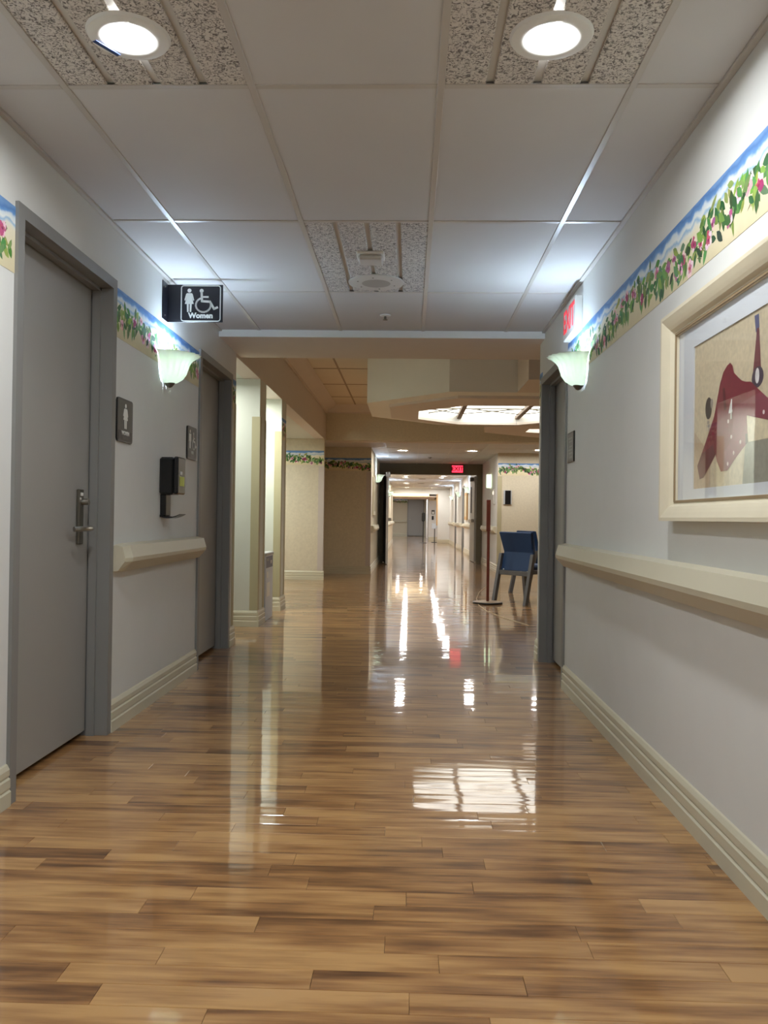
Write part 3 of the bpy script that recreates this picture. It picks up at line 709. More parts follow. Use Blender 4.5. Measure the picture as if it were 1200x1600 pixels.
# ------------------------------------------------------------------ recessed downlights
def downlight(x, y, z, label, lm, r=.060, tape=False, group='recessed ceiling downlights'):
    t = thing('recessed_downlight', label, 'ceiling light', (x, y, z), group=group)
    b = MB(); seg = 40; prof = [(r, -.003), (r + .012, -.009), (r + .034, -.013), (r + .054, -.008), (r + .060, .001)]
    vs = [(x + q * math.cos(2 * math.pi * k / seg), y + q * math.sin(2 * math.pi * k / seg), z + h) for q, h in prof for k in range(seg)]
    b.add(vs, [(i * seg + k, i * seg + (k + 1) % seg, (i + 1) * seg + (k + 1) % seg, (i + 1) * seg + k) for i in range(4) for k in range(seg)])
    b.build('trim_ring', white_m, t, smooth=True)
    seg = 28
    MB().add([(x + r * math.cos(2 * math.pi * k / seg), y + r * math.sin(2 * math.pi * k / seg), z - .004) for k in range(seg)], [tuple(range(seg))[::-1]]).build('lens', lm, t)
    if tape:
        tp = MB().prism([(-.108, .004), (-.062, .082), (-.050, .074), (-.094, -.002)], 'z', -.0145, -.0135)
        tp.v = [(x + p[0], y + p[1], z + p[2] - .0) for p in tp.v]; tp.build('blue_tape', tape_m, t)
    return t
cxa, cxb = X0 + .305, X0 + 1.525
downlight(cxa, 2.375, ZC, 'recessed downlight with a scrap of blue tape on its ring', lens_m, tape=True)
downlight(cxb, 2.385, ZC, 'recessed downlight in the fissured panel on the picture side', lens_m)
for y in (-1.29, -4.95):
    for x in (cxa, cxb): downlight(x, y, ZC, 'recessed downlight behind the viewer in a fissured panel', lens_m, group='corridor downlights behind the viewer')
downlight(-.14, 16.0, ZS, 'recessed downlight near the dark leaf side of the far corridor mouth', lensf_m, .085)
downlight(1.19, 15.95, ZS, 'recessed downlight before the red exit sign', lensf_m, .085)
downlight(2.42, 15.6, ZS, 'recessed downlight over the blue chairs wall', lensf_m, .085)
for y in (22.4, 25.6, 26.6, 30.6, 31.6, 35.2):
    for x, s_ in ((-.12, 'dark leaf'), (1.03, 'picture')):
        downlight(x, y, ZS, f'small bright downlight in the row on the {s_} side of the distant corridor', lensf_m, .09, group=f'distant downlights on the {s_} side')
for x in (-.5, .58): downlight(x, 38.5, 1.98, 'small downlight in the low soffit beyond the portal', lensf_m, .09, group='downlights beyond the portal')
for x in (-.6, .5): downlight(x, 44.5, 2.32, 'downlight in the end room ceiling', lens_m, .10, group='end room downlights')
downlight(2.0, 38.5, 2.32, 'downlight lighting the distant notices', lensf_m, .1)
for y, lb, rr_ in ((7.35, 'downlight lighting the first alcove', .060), (8.75, 'downlight lighting the recycling bin alcove', .085)): downlight(-2.0, y, ZS, lb, lensa_m, rr_)
downlight(-2.8, 12.4, ZS, 'unseen added downlight lighting the side hall', lensa_m, .10)  # unseen lamp, added and placed to brighten the beige wall ending the hall

# ------------------------------------------------------------------ wall sconces
def sconce(wx, y, z, s, label, sc=1.0, group='frosted bell sconces'):
    t = thing('wall_sconce', label, 'wall lamp', (wx, y, z), group=group)
    prof = [(.034, .0), (.062, .008), (.088, .028), (.104, .055), (.112, .085), (.120, .112), (.136, .138), (.160, .158), (.178, .166)]
    seg = 56
    def surf(off):
        vs = []
        for r_, h in prof:
            for k in range(seg + 1):
                a = math.pi * k / seg; fl = 1 + .034 * math.cos(a * 22) * min(1, h / .05)
                rr = (r_ * fl - off) * sc
                vs.append((wx + s * (.006 + 1.12 * rr * math.sin(a)), y + rr * .98 * math.cos(a), z + h * sc))
        return vs
    o_, i_ = surf(0), surf(.004); n = len(o_); W = seg + 1; fs = []
    for i in range(len(prof) - 1):
        for k in range(seg):
            q = (i * W + k, i * W + k + 1, (i + 1) * W + k + 1, (i + 1) * W + k); fs += [q, tuple(n + j for j in q[::-1])]
    top_ = (len(prof) - 1) * W
    for k in range(seg): fs += [(top_ + k, top_ + k + 1, n + top_ + k + 1, n + top_ + k), (k + 1, k, n + k, n + k + 1)]
    MB().add(o_ + i_, fs).build('glass_shade', shade_m, t, smooth=True)
    MB().lathe((wx + s * .03 * sc, y, z - .016 * sc), [(.004, -.008 * sc), (.014 * sc, -.004 * sc), (.022 * sc, .006 * sc), (.030 * sc, .016 * sc), (.030 * sc, .020 * sc)], 20).build('finial', dsteel_m, t, smooth=True)
    MB().bev(*sorted((wx, wx + s * .012)), y - .05 * sc, y + .05 * sc, z + .01, z + .13 * sc, .003).build('back_plate', white_m, t)
    bc = (wx + s * .085 * sc, y, z + .135 * sc)
    MB().lathe((bc[0], bc[1], bc[2] - .03 * sc), [(.010 * sc, 0), (.022 * sc, .008 * sc), (.028 * sc, .025 * sc), (.024 * sc, .045 * sc), (.010 * sc, .056 * sc)], 14).build('bulb', bulb_m, t)
    return t
sconce(XL, 4.80, 1.818, 1, 'frosted glass bell sconce beside the projecting women sign')
sconce(XR, 4.76, 1.818, -1, 'frosted glass bell sconce under the wall exit sign')
for y in (-.9, -4.4):
    sconce(XL, y, 1.818, 1, 'frosted bell sconce behind the viewer on the restroom side', group='sconces behind the viewer')
    sconce(XR, y, 1.818, -1, 'frosted bell sconce behind the viewer on the picture side', group='sconces behind the viewer')
sconce(CL, 17.7, 1.80, 1, 'frosted bell sconce in front of the dark door leaf')
for k, y in enumerate((24.2, 28.6, 33.2)):
    sconce(CR, y, 1.80, -1, ['frosted bell sconce just past the pale door leaf', 'frosted bell sconce between the distant doors', 'frosted bell sconce closest to the warm portal on the door side'][k])
for k, y in enumerate((23.6, 28.6)):
    sconce(CL, y, 1.80, 1, ['frosted bell sconce just past the dark door leaf', 'frosted bell sconce further along the distant corridor opposite the doors'][k])
cs = thing('cylinder_sconce', 'pale green half cylinder sconce behind the mahogany stanchion', 'wall lamp', (CR, 17.75, 1.70))
hc = [(CR - .005 - .10 * math.sin(math.pi * k / 14), 17.75 + .10 * math.cos(math.pi * k / 14)) for k in range(15)]
MB().prism(hc, 'z', 1.72, 2.0).build('glass_shade', mat('lit_green_glass', srgb(200, 226, 190), .4, emit=(.72, .92, .58, 1), es=1.0), cs)
MB().box(CR - .02, CR, 17.66, 17.84, 1.69, 2.03).build('back_plate', white_m, cs)

# ------------------------------------------------------------------ projecting "Women" sign
PY = 4.825
sg = thing('projecting_sign', 'black projecting sign reading Women with woman and wheelchair symbols', 'sign', (XL, PY, 2.18))
MB().bev(XL, XL + .004, PY - .10, PY + .002, 2.185, 2.405, .001).build('wall_flange', signblk_m, sg)
for z in (2.21, 2.375): MB().lathe((XL + .006, PY - .06, z), [(.004, -.004), (.005, 0), (.004, .004)], 10).build('screw', steel_m, sg)
MB().bev(XL + .004, -1.107, PY - .002, PY + .002, 2.183, 2.403, .001).build('panel', signblk_m, sg)
sx0, sx1, sz0, sz1 = -1.352, -1.122, 2.190, 2.397; fy_ = PY - .0028
def stroke(mb, pts, w_, y, closed=False):
    pts = [Vector((p[0], p[1])) for p in pts]; n = len(pts)
    for i in range(n if closed else n - 1):
        a, b = pts[i], pts[(i + 1) % n]; d = (b - a).normalized() * w_ / 2; e = Vector((-d.y, d.x)); a2, b2 = a - d * .6, b + d * .6
        mb.prism([(a2 - e)[:], (b2 - e)[:], (b2 + e)[:], (a2 + e)[:]], 'y', y, y + .0008)
def disc(mb, cx, cz, r_, y, n=18): mb.prism([(cx + r_ * math.cos(2 * math.pi * k / n), cz + r_ * math.sin(2 * math.pi * k / n)) for k in range(n)], 'y', y, y + .0008)
bd = MB(); rc = .014; pts = []
for cx_, cz_, a0 in ((sx1 - rc, sz1 - rc, 0), (sx0 + rc, sz1 - rc, 90), (sx0 + rc, sz0 + rc, 180), (sx1 - rc, sz0 + rc, 270)):
    pts += [(cx_ + rc * math.cos(math.radians(a0 + t)), cz_ + rc * math.sin(math.radians(a0 + t))) for t in (0, 30, 60, 90)]
stroke(bd, pts, .006, fy_, True); bd.build('border_line', print_w, sg)
def woman(mb, cx, z0, h, y, ax_='y', k=1.0):
    disc(mb, cx, z0 + h * .91, h * .085, y)
    S = lambda pts: mb.prism([(cx + a * h * k, z0 + b * h) for a, b in pts], 'y', y, y + .0008)
    S([(-.10, .80), (.10, .80), (.14, .76), (.21, .50), (.165, .48), (.10, .68), (.19, .34), (-.19, .34), (-.10, .68), (-.165, .48), (-.21, .50), (-.14, .76)])
    S([(-.105, .345), (-.02, .345), (-.02, 0), (-.09, 0)]); S([(.02, .345), (.105, .345), (.09, 0), (.02, 0)])
wm = MB(); woman(wm, -1.305, 2.243, .138, fy_); wm.build('woman_symbol', print_w, sg)
def wheelchair(mb, cx, z0, h, y, wd=1.0):
    P = lambda a, b: (cx + a * h * wd, z0 + b * h)
    disc(mb, *P(-.08, .90), h * .085, y)
    stroke(mb, [P(-.08, .84), P(-.06, .46), P(.28, .44), P(.46, .14), P(.60, .20)], h * .095, y)
    stroke(mb, [P(-.07, .64), P(.20, .64)], h * .07, y)
    stroke(mb, [P(.02 + .32 * math.cos(math.radians(t)) - .02, .30 + .30 * math.sin(math.radians(t))) for t in range(115, 376, 18)], h * .075, y)
wc = MB(); wheelchair(wc, -1.222, 2.243, .138, fy_); wc.build('wheelchair_symbol', print_w, sg)
text(sg, 'lettering', 'Women', .043, print_w, (-1.237, fy_, 2.221), (1, 0, 0), bold=.0018)

# ------------------------------------------------------------------ wall plates beside the restroom doors
def wall_sign(y0, y1, z0, z1, label, symbols):
    t = thing('restroom_sign', label, 'sign', (XL, (y0 + y1) / 2, z0))
    def rr(a0, a1, b0, b1, r_): 
        p = []
        for cx_, cz_, q in ((a1 - r_, b1 - r_, 0), (a0 + r_, b1 - r_, 90), (a0 + r_, b0 + r_, 180), (a1 - r_, b0 + r_, 270)):
            p += [(cx_ + r_ * math.cos(math.radians(q + k)), cz_ + r_ * math.sin(math.radians(q + k))) for k in (0, 45, 90)]
        return p
    MB().prism(rr(y0, y1, z0, z1, .016), 'x', XL, XL + .010).build('rim', black_m, t)
    MB().prism(rr(y0 + .012, y1 - .012, z0 + .010, z1 - .010, .010), 'x', XL + .010, XL + .0108).build('face', signgry_m, t)
    MB().box(XL + .0108, XL + .0112, y0 + .012, y1 - .012, z0 + .012, z0 + .055).build('lower_band', signblk_m, t)
    def xz(mb):      # symbols are drawn in x-z: turn them onto this wall, mirrored so they read from the room
        mb.v = [(XL + .0112 + (v[1] - 0) , v[0], v[2]) for v in mb.v]; return mb
    c = (y0 + y1) / 2
    if symbols == 'woman':
        w_ = MB(); woman(w_, c, z0 + .068, .125, 0.0, k=1.35); xz(w_).build('woman_symbol', print_w, t)
        text(t, 'lettering', 'WOMEN', .028, print_w, (XL + .012, c, z0 + .044), (0, 1, 0), bold=.0005)
    else:
        w_ = MB(); disc(w_, c - .058, z0 + .18, .011, 0)
        w_.prism([(c - .082, z0 + .165), (c - .034, z0 + .165), (c - .034, z0 + .115), (c - .044, z0 + .115), (c - .044, z0 + .07), (c - .072, z0 + .07), (c - .072, z0 + .115), (c - .082, z0 + .115)], 'y', 0, .0008)
        xz(w_).build('person_symbol', print_w, t)
        w_ = MB(); wheelchair(w_, c + .035, z0 + .068, .115, 0, .85); xz(w_).build('wheelchair_symbol', print_w, t)
        text(t, 'lettering', 'MEN', .028, print_w, (XL + .012, c, z0 + .044), (0, 1, 0), bold=.0005)
    MB().box(XL + .0112, XL + .0116, c - .045, c + .045, z0 + .014, z0 + .030).build('braille_strip', black_m, t)
wall_sign(4.005, 4.225, 1.412, 1.628, 'dark grey restroom plate with a single woman figure', 'woman')
wall_sign(5.285, 5.510, 1.416, 1.630, 'dark grey restroom plate with person and wheelchair figures', 'both')

# ------------------------------------------------------------------ hand sanitizer dispenser
ds = thing('sanitizer_dispenser', 'black hand sanitizer dispenser with drip tray above the short handrail', 'dispenser', (XL, 4.80, 1.04))
MB().bev(XL, XL + .085, 4.72, 4.87, 1.170, 1.385, .012).build('body', black_m, ds)
MB().bev(XL + .084, XL + .112, 4.715, 4.875, 1.172, 1.388, .008).build('front_cover', mat('dispenser_cover', srgb(28, 28, 30), .22), ds)
MB().bev(XL + .112, XL + .114, 4.75, 4.84, 1.22, 1.275, .0008).build('green_label', mat('green_label', srgb(196, 204, 96), .5), ds)
MB().bev(XL + .112, XL + .114, 4.755, 4.80, 1.285, 1.305, .0008).build('white_logo', print_w, ds)
MB().bev(XL, XL + .035, 4.745, 4.845, 1.045, 1.172, .006).build('tray_stem', black_m, ds)
tr = MB(); n = 10
tp = [(XL + .005 + .115 * k / n, 1.052 - .012 * math.sin(math.pi * k / n) + .006 * (k / n) ** 3) for k in range(n + 1)]
tr.prism(tp + [(a, b - .012 * (1 - .8 * i / n)) for i, (a, b) in reversed(list(enumerate(tp)))], 'y', 4.73, 4.86).build('drip_tray', black_m, ds, smooth=True)

# ------------------------------------------------------------------ right wall: exit sign, plates, picture
ex = thing('exit_sign', 'white wall box exit sign with red letters above the sconce', 'exit sign', (XR, 5.0, 2.15))
MB().bev(XR - .046, XR, 4.80, 5.16, 2.150, 2.350, .005).build('housing', white_m, ex)
text(ex, 'lettering', 'EXIT', .19, redp_m, (XR - .047, 4.98, 2.25), (0, -1, 0), bold=.004, sx=.86)
rp = thing('room_plate', 'narrow dark framed room plate under the sconce by the grey door', 'sign', (XR, 5.08, 1.40))
MB().bev(XR - .009, XR, 4.985, 5.175, 1.405, 1.590, .003).build('rim', black_m, rp)
MB().box(XR - .0098, XR - .009, 5.0, 5.16, 1.418, 1.578).build('face', mat('plate_grey', srgb(128, 126, 122), .5), rp)
for k, z in enumerate((1.55, 1.53, 1.50, 1.48, 1.46, 1.435)): MB().box(XR - .0102, XR - .0098, 5.02, 5.14 - .02 * (k % 3), z - .004, z + .004).build('text_line', print_g, rp)
cp_ = thing('caption_plate', 'small beige caption plate beside the jersey picture', 'sign', (XR, 3.235, 1.135))
MB().bev(XR - .006, XR, 3.205, 3.265, 1.138, 1.236, .0015).build('plate', mat('caption_beige', srgb(196, 186, 164), .5), cp_)
for z in (1.216, 1.208, 1.200, 1.192): MB().box(XR - .0065, XR - .006, 3.213, 3.257, z - .0015, z + .0015).build('text_line', mat('caption_ink', srgb(90, 84, 76), .6), cp_)

PF = (1.86, 3.105, 1.055, 1.80)                   # frame outer y0, y1, z0, z1
pc = thing('framed_picture', 'cream framed photograph of a maroon jersey numbered 4 hanging on a hook', 'picture', (XR, (PF[0] + PF[1]) / 2, PF[2]))
MO = [(.0, .0), (.060, .0), (.060, .012), (.052, .030), (.046, .042), (.040, .052), (.026, .060), (.022, .075), (.0, .075)]  # (out, in)
def moulding(side):
    y0, y1, z0, z1 = PF; n = len(MO); vs = []
    C = {'left': ((y1, z0), (y1, z1)), 'right': ((y0, z1), (y0, z0)), 'top': ((y1, z1), (y0, z1)), 'bottom': ((y0, z0), (y1, z0))}[side]
    cyc, czc = (y0 + y1) / 2, (z0 + z1) / 2
    for (y, z) in C:
        for o_, i_ in MO: vs.append((XR - o_, y + (i_ if y < cyc else -i_), z + (i_ if z < czc else -i_)))
    return MB().add(vs, [(i, (i + 1) % n, n + (i + 1) % n, n + i) for i in range(n)] + [tuple(range(n)), tuple(range(n, 2 * n))])
for sd in ('left', 'right', 'top', 'bottom'): moulding(sd).build('frame_rail', frame_w, pc)
iy0, iy1, iz0, iz1 = PF[0] + .07, PF[1] - .07, PF[2] + .07, PF[3] - .07
lip = MB()
for a in ((iy0, iy1, iz0 - .004, iz0 + .004), (iy0, iy1, iz1 - .004, iz1 + .004), (iy0 - .004, iy0 + .004, iz0, iz1), (iy1 - .004, iy1 + .004, iz0, iz1)): lip.box(XR - .0275, XR - .020, *a)
lip.build('inner_lip', framed_w, pc)
mt_ = MB(); hy0, hy1, hz0, hz1 = iy0 + .10, 2.875, 1.165, 1.652
for a in ((iy0, hy0, iz0, iz1), (hy1, iy1, iz0, iz1), (hy0, hy1, iz0, hz0), (hy0, hy1, hz1, iz1)): mt_.box(XR - .014, XR - .010, *a)
mt_.build('mat_board', mat_m, pc)
px_ = XR - .010
ph = MB(); LAY = [0]
def shape(pts, c):
    LAY[0] += 1; x = px_ - .0002 * LAY[0] * .25
    ph.add([(x, a, b) for a, b in pts], [tuple(range(len(pts)))], srgb(*c))
def ell(cy_, cz_, a, b, c, n=18): shape([(cy_ + a * math.cos(2 * math.pi * k / n), cz_ + b * math.sin(2 * math.pi * k / n)) for k in range(n)], c)
shape([(hy0, hz0), (hy1, hz0), (hy1, hz1), (hy0, hz1)], (204, 190, 160))
shape([(2.72, hz0), (hy1, hz0), (hy1, 1.36), (2.72, 1.27)], (186, 164, 136))
shape([(2.56, hz0), (2.46, hz0), (2.46, 1.29), (2.56, 1.24)], (216, 204, 176))
shape([(2.46, hz0), (hy0, hz0), (hy0, 1.28), (2.44, 1.285)], (150, 148, 134))
shape([(hy0, 1.285), (2.43, 1.285), (2.44, 1.36), (hy0, 1.40)], (220, 208, 176))
# hook, doorknob, jersey
shape([(2.385, 1.652 - .012), (2.355, 1.640), (2.350, 1.600), (2.375, 1.590)], (92, 96, 130))
shape([(2.368, 1.600), (2.352, 1.600), (2.335, 1.46), (2.395, 1.46)], (112, 60, 66))
ell(2.36, 1.462, .040, .030, (70, 62, 76)); ell(2.362, 1.466, .014, .022, (214, 210, 208))
ell(2.74, 1.424, .030, .036, (58, 52, 52)); ell(2.712, 1.436, .012, .016, (150, 140, 130))
for k in range(3): ell(2.742 - .006 * k, 1.378 - .012 * k, .014, .008, (196, 180, 158)); ell(2.742 - .006 * k, 1.378 - .012 * k, .010, .0055, (160, 148, 134))
JS = [(2.583, 1.535), (2.560, 1.540), (2.542, 1.528), (2.531, 1.504), (2.472, 1.471), (2.440, 1.462), (2.406, 1.457), (2.334, 1.417), (2.271, 1.383), (2.286, 1.333), (2.431, 1.363), (2.425, 1.31), (2.42, 1.286), (2.50, 1.250), (2.574, 1.212), (2.627, 1.211), (2.660, 1.245), (2.673, 1.268), (2.729, 1.232), (2.780, 1.200), (2.815, 1.196), (2.84, 1.242), (2.762, 1.317), (2.690, 1.391), (2.641, 1.487), (2.615, 1.520)]
def tri_shape(pts, c):
    from mathutils.geometry import tessellate_polygon
    LAY[0] += 1; x = px_ - .0002 * LAY[0] * .25; base = len(ph.v)
    for f in tessellate_polygon([[Vector((0, a, b)) for a, b in pts]]):
        ph.add([(x, *pts[i]) for i in f], [(0, 1, 2)], srgb(*c))
tri_shape(JS, (120, 32, 52))
tri_shape([(2.52, 1.40), (2.334, 1.417), (2.271, 1.383), (2.286, 1.333), (2.431, 1.363), (2.425, 1.31), (2.42, 1.286), (2.50, 1.250), (2.574, 1.212), (2.60, 1.27), (2.545, 1.30)], (134, 60, 78))
tri_shape([(2.673, 1.268), (2.729, 1.232), (2.780, 1.200), (2.815, 1.196), (2.84, 1.242), (2.80, 1.28), (2.70, 1.30)], (96, 30, 44))
tri_shape([(2.62, 1.47), (2.60, 1.47), (2.585, 1.40), (2.605, 1.40)], (84, 22, 36))
shape([(2.440, 1.31), (2.425, 1.31), (2.42, 1.286), (2.436, 1.278)], (70, 20, 34))
for y_, z_ in ((2.57, 1.362), (2.545, 1.312), (2.475, 1.290), (2.525, 1.262), (2.57, 1.232), (2.315, 1.358)): ell(y_, z_, .007, .0065, (238, 220, 214), 10)
ph.build_flat('photograph', photo_m, pc)
text(pc, 'jersey_number', '4', .085, print_w, (px_ - .0025, 2.548, 1.392), (0, -1, 0), bold=.0005, sx=.62)
MB().add([(XR - .018, iy0, iz0), (XR - .018, iy1, iz0), (XR - .018, iy1, iz1), (XR - .018, iy0, iz1)], [(0, 1, 2, 3)]).build('glass_pane', glass_m, pc)

# ------------------------------------------------------------------ ceiling fittings
sp = thing('ceiling_speaker', 'round pale ceiling speaker in the fissured panel', 'speaker', (-.213, 4.884, ZC))
MB().lathe((-.213, 4.884, ZC), [(.085, -.0085), (.156, -.0075), (.163, -.005), (.164, 0)], 48).build('rim', offw_m, sp, smooth=True)
MB().lathe((-.213, 4.884, ZC), [(.001, -.0115), (.070, -.0105), (.084, -.0085)], 40).build('grille', mat('speaker_grille', srgb(160, 154, 146), .6, var=(400, .2)), sp, smooth=True)
for k in range(6): MB().lathe((-.213 + .115 * math.cos(k * 1.047 + .4), 4.884 + .115 * math.sin(k * 1.047 + .4), ZC - .0085), [(.005, -.001), (.005, .002)], 8).build('screw', dsteel_m, sp)
dt = thing('occupancy_sensor', 'small square pale sensor box next to the ceiling speaker', 'sensor', (-.22, 4.39, ZC))
MB().bev(-.295, -.148, 4.31, 4.45, ZC - .012, ZC + .002, .004).build('base', white_m, dt)
MB().bev(-.285, -.158, 4.325, 4.445, ZC - .038, ZC - .012, .008).build('cover', offw_m, dt)
sk_ = thing('sprinkler_head', 'small ceiling sprinkler near the dropped beam', 'sprinkler', (-.182, 5.665, ZC))
MB().lathe((-.182, 5.665, ZC), [(.038, -.002), (.036, -.008), (.018, -.012), (.010, -.012)], 24).build('escutcheon', white_m, sk_, smooth=True)
MB().lathe((-.182, 5.665, ZC), [(.007, -.034), (.009, -.024), (.007, -.012)], 12).build('nozzle', dsteel_m, sk_)
MB().lathe((-.182, 5.665, ZC), [(.016, -.037), (.016, -.034)], 16).build('deflector', dsteel_m, sk_)
for k, y in enumerate((27.5, 31.0, 17.8)):
    vt = thing('ceiling_fitting', ['small dark ceiling fitting in the distant corridor near its first lights', 'small dark ceiling fitting in the distant corridor near its last lights', 'small sprinkler before the red exit sign'][k], 'ceiling fitting', (.42, y, ZS))
    MB().lathe((.42, y, ZS), [(.10, -.02), (.13, -.008), (.14, 0)] if k < 2 else [(.02, -.03), (.04, -.008), (.045, 0)], 24).build('dome', mat('fitting_grey', srgb(140, 134, 124), .6), vt)

# ------------------------------------------------------------------ recycling bin in the alcove opening
bn = thing('recycling_bin', 'grey recycling bin with dark label band in the alcove opening', 'bin', (-1.60, 8.48, 0))
MB().bev(-1.78, -1.425, 8.25, 8.70, 0.0, .66, .006).build('body', bin_m, bn)
MB().bev(-1.79, -1.418, 8.242, 8.708, .655, .685, .006).build('lid', mat('bin_lid', srgb(178, 178, 176), .5), bn)
MB().box(-1.4252, -1.4235, 8.28, 8.67, .53, .645).build('label_band', binl_m, bn)
MB().box(-1.4235, -1.4228, 8.54, 8.60, .565, .60).build('arrow_mark', print_w, bn)
MB().box(-1.4235, -1.4228, 8.31, 8.43, .60, .625).build('arrow_mark', print_g, bn)
MB().box(-1.4252, -1.4238, 8.33, 8.40, .43, .49).build('small_label', print_w, bn)
MB().box(-1.4252, -1.4238, 8.33, 8.50, .24, .38).build('paper_notice', print_w, bn)
bk = MB().prism([(8.26, .685), (8.40, .685), (8.30, .86), (8.26, .92)], 'x', -1.62, -1.60); bk.build('lid_flap', maho_m, bn)

# ------------------------------------------------------------------ blue chairs
def chair(name, loc, rz, label):
    t = thing(name, label, 'chair', loc, rz, group='blue lobby chairs')
    # local: +y is where the sitter faces; rear feet at y = 0, x = +-.27
    for s_ in (-1, 1):
        b = MB(); wv = .028
        def bar(p, q, w2=.022, d2=.026):
            p, q = Vector(p), Vector(q); b.add([(p.x + i * w2, p.y + j * d2, p.z) for i, j in ((-1, -1), (1, -1), (1, 1), (-1, 1))] + [(q.x + i * w2, q.y + j * d2, q.z) for i, j in ((-1, -1), (1, -1), (1, 1), (-1, 1))],
                  [(0, 1, 2, 3), (4, 5, 6, 7), (0, 1, 5, 4), (1, 2, 6, 5), (2, 3, 7, 6), (3, 0, 4, 7)])
        bar((s_ * .262, 0, 0), (s_ * .262, .135, .62)); b.build('rear_leg', leg_m, t, local=True)
        b = MB(); bar((s_ * .262, .62, 0), (s_ * .262, .56, .42)); b.build('front_leg', leg_m, t, local=True)
        b = MB().bev(s_ * .262 - .022, s_ * .262 + .022, .085, .575, .375, .425, .004); b.build('side_rail', leg_m, t, local=True)
    MB().bev(-.24, .24, .062, .098, .350, .405, .003).build('rear_rail', leg_m, t, local=True)
    MB().bev(-.24, .24, .545, .580, .375, .425, .003).build('front_rail', leg_m, t, local=True)
    MB().bev(-.245, .245, .13, .60, .425, .485, .02).build('seat', blue_m, t, local=True, smooth=True)
    # back: leans back above the knee of the frame
    prof = [(.100, .410), (.150, .640), (.085, .885), (.100, .895), (.135, .890), (.205, .640), (.170, .420)]
    wdt = {.410: .236, .420: .236, .640: .232, .885: .262, .895: .258, .890: .262}
    n = len(prof); vs = [(-wdt[z], y, z) for y, z in prof] + [(wdt[z], y, z) for y, z in prof]
    MB().add(vs, [tuple(range(n)), tuple(range(n, 2 * n))] + [(i, (i + 1) % n, n + (i + 1) % n, n + i) for i in range(n)]).build('backrest', blue_m, t, local=True)
    MB().box(-.20, -.185, .094, .099, .412, .428).build('care_tag', print_w, t, local=True)
    return t
chair('lobby_chair', (1.265, 10.45, 0), math.radians(-49), 'blue upholstered chair seen from behind next to the mahogany stanchion')
chair('lobby_chair', (1.56, 11.85, 0), math.radians(-72), 'blue upholstered chair mostly hidden behind the other chair')

# ------------------------------------------------------------------ stanchion
stn = thing('stanchion', 'mahogany post stanchion on a dark round base beside the blue chair', 'stanchion', (.99, 10.41, 0))
MB().lathe((.99, 10.41, 0), [(.180, 0), (.187, .006), (.187, .018), (.178, .024), (.172, .024)], 48).build('base_disc', black_m, stn, smooth=True)
MB().lathe((.99, 10.41, .0242), [(.170, 0), (.160, .003), (.03, .006)], 48).build('base_top', mat('base_wood', srgb(150, 128, 104), .4), stn, smooth=True)
MB().bev(.973, 1.007, 10.393, 10.427, .028, .90, .003).build('post', maho_m, stn)
MB().bev(.963, 1.012, 10.388, 10.432, .90, 1.295, .003).build('post_head', maho_m, stn)
cd = MB().tube([(1.25, 13.2, .004), (1.02, 12.0, .004), (.90, 11.0, .004), (.86, 10.2, .004), (.90, 9.5, .004), (1.02, 8.9, .004), (1.2, 8.3, .004)], .004, 6).build('floor_cord', mat('pale_cord', srgb(190, 170, 140), .5))
tag(cd, 'thin pale cord curving over the lobby floor around the stanchion base', 'cord')

# ------------------------------------------------------------------ small things in the lobby and far corridor
hs = thing('hall_sign', 'black upright panel sign with pale edges on the beige lobby wall', 'sign', (1.93, 16.40, 1.35))
MB().bev(1.845, 2.005, 16.38, 16.40, 1.345, 1.625, .003).build('backing', mat('sign_edge', srgb(178, 182, 184), .5), hs)
MB().box(1.875, 1.985, 16.377, 16.38, 1.35, 1.62).build('black_panel', black_m, hs)
th = thing('wall_thermostat', 'small wall thermostat with a lit dot beside the cylinder sconce', 'thermostat', (CR, 17.0, 1.35))
MB().bev(CR - .03, CR, 16.95, 17.09, 1.36, 1.66, .006).build('body', offw_m, th)
MB().box(CR - .034, CR - .03, 16.98, 17.06, 1.56, 1.62).build('indicator', emat('indicator_glow', (1, .85, .55, 1), 2.5), th)
p2 = thing('wall_picture', 'tall cream framed picture on the far corridor wall before the dark leaf', 'picture', (CL, 16.6, 1.1))
MB().bev(CL, CL + .03, 16.1, 17.0, 1.10, 1.85, .006).build('frame', cream_m, p2); MB().box(CL + .03, CL + .032, 16.18, 16.92, 1.18, 1.77).build('image', mat('pale_print', srgb(170, 160, 130), .5, var=(8, .3)), p2)
p3 = thing('wall_picture', 'gold framed picture on the distant corridor wall between grey doors', 'picture', (CR, 25.2, 1.0))
MB().bev(CR - .04, CR, 24.7, 25.7, 1.02, 1.85, .006).build('frame', gold_m, p3); MB().box(CR - .042, CR - .04, 24.8, 25.6, 1.12, 1.75).build('image', mat('tan_print', srgb(200, 190, 160), .5, var=(8, .3)), p3)
ss = thing('sanitizer_stand', 'black sanitizer dispenser on a slim floor post in the distant corridor', 'dispenser', (.60, 35.6, 0))
MB().lathe((.60, 35.6, 0), [(.16, 0), (.16, .012), (.03, .02)], 24).build('base', black_m, ss)
MB().tube([(.60, 35.6, .01), (.60, 35.6, 1.0)], .018).build('post', black_m, ss)
MB().bev(.53, .67, 35.52, 35.68, .92, 1.30, .03).build('dispenser_head', black_m, ss)
bx_ = thing('box_stand', 'grey box on a slim black post beside the warm portal', 'stand', (1.10, 36.6, 0))
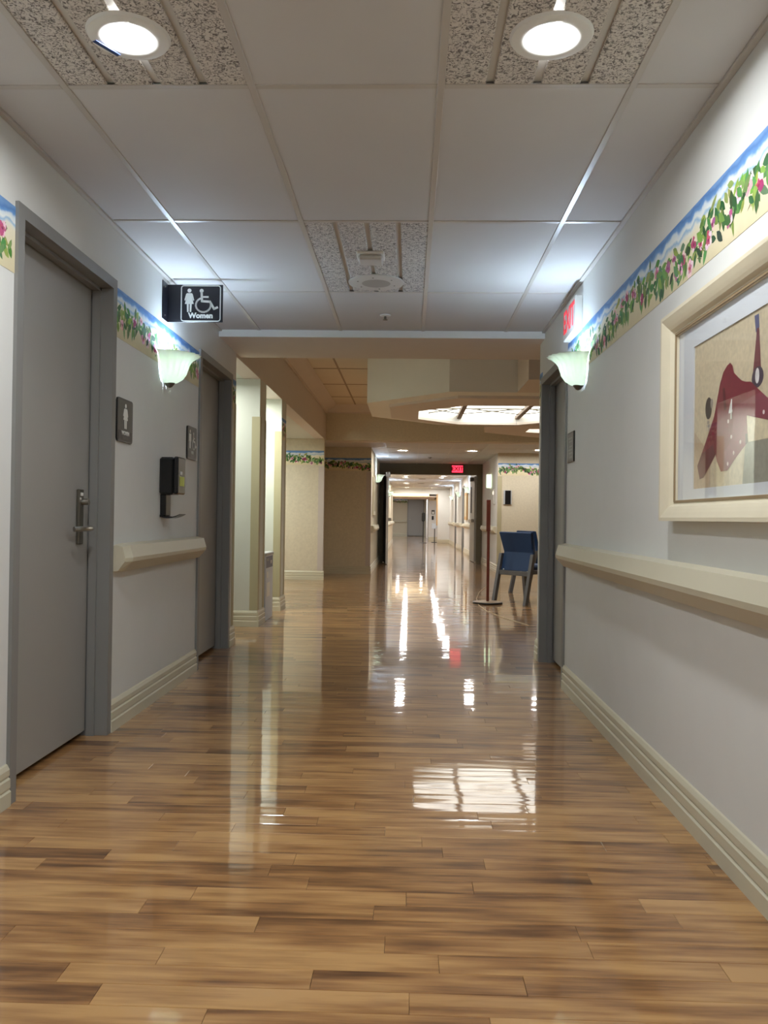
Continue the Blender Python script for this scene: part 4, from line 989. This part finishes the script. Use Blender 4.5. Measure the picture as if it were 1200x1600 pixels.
MB().lathe((1.12, 36.6, 0), [(.14, 0), (.14, .012), (.02, .02)], 24).build('base', black_m, bx_)
MB().tube([(1.12, 36.6, .01), (1.12, 36.6, .66)], .02).build('post', black_m, bx_)
MB().bev(1.0, 1.2, 36.5, 36.7, .60, .83, .01).build('box', bin_m, bx_)
for nm, a, lb in (('notice', (1.08, 1.24, 1.25, 1.46), 'square notice on the distant pale wall'), ('wall_phone', (1.10, 1.19, .98, 1.17), 'small dark box below the distant square notice')):
    nt_ = thing(nm, lb, 'notice' if nm == 'notice' else 'wall box', ((a[0] + a[1]) / 2, 40.7, a[2]))
    MB().bev(a[0], a[1], 40.66, 40.70, a[2], a[3], .005).build('panel', signgry_m if nm == 'notice' else black_m, nt_)
    if nm == 'notice': MB().box(a[0] + .03, a[1] - .03, 40.655, 40.66, a[2] + .02, a[3] - .08).build('print', print_w, nt_)

# ------------------------------------------------------------------ pieces of a part go one level deeper
SUB = {'lock_plate': 'door_leaf', 'lever_handle': 'door_leaf', 'thumb_turn': 'door_leaf', 'occupied_window': 'door_leaf', 'indicator_lamp': 'door_leaf',
       'green_label': 'front_cover', 'white_logo': 'front_cover', 'drip_tray': 'tray_stem', 'arrow_mark': 'label_band', 'small_label': 'body', 'paper_notice': 'body',
       'jersey_number': 'photograph', 'care_tag': 'backrest', 'lower_band': 'face', 'woman_symbol': ('face', 'panel'), 'wheelchair_symbol': ('face', 'panel'),
       'person_symbol': 'face', 'lettering': ('face', 'panel', 'lit_face', 'housing'), 'border_line': 'panel', 'braille_strip': 'face', 'text_line': ('face', 'plate'),
       'indicator': 'body', 'base_top': 'base_disc', 'image': 'frame', 'blue_tape': 'trim_ring', 'print': 'panel'}
base = lambda o: o.name.split('.')[0]
for root in [o for o in bpy.data.objects if o.parent is None]:
    kids = list(root.children)
    for c in kids:
        want = SUB.get(base(c))
        if not want: continue
        for w_ in ([want] if isinstance(want, str) else want):
            hit = [k for k in kids if base(k) == w_ and k is not c]
            if hit: c.parent = hit[0]; break
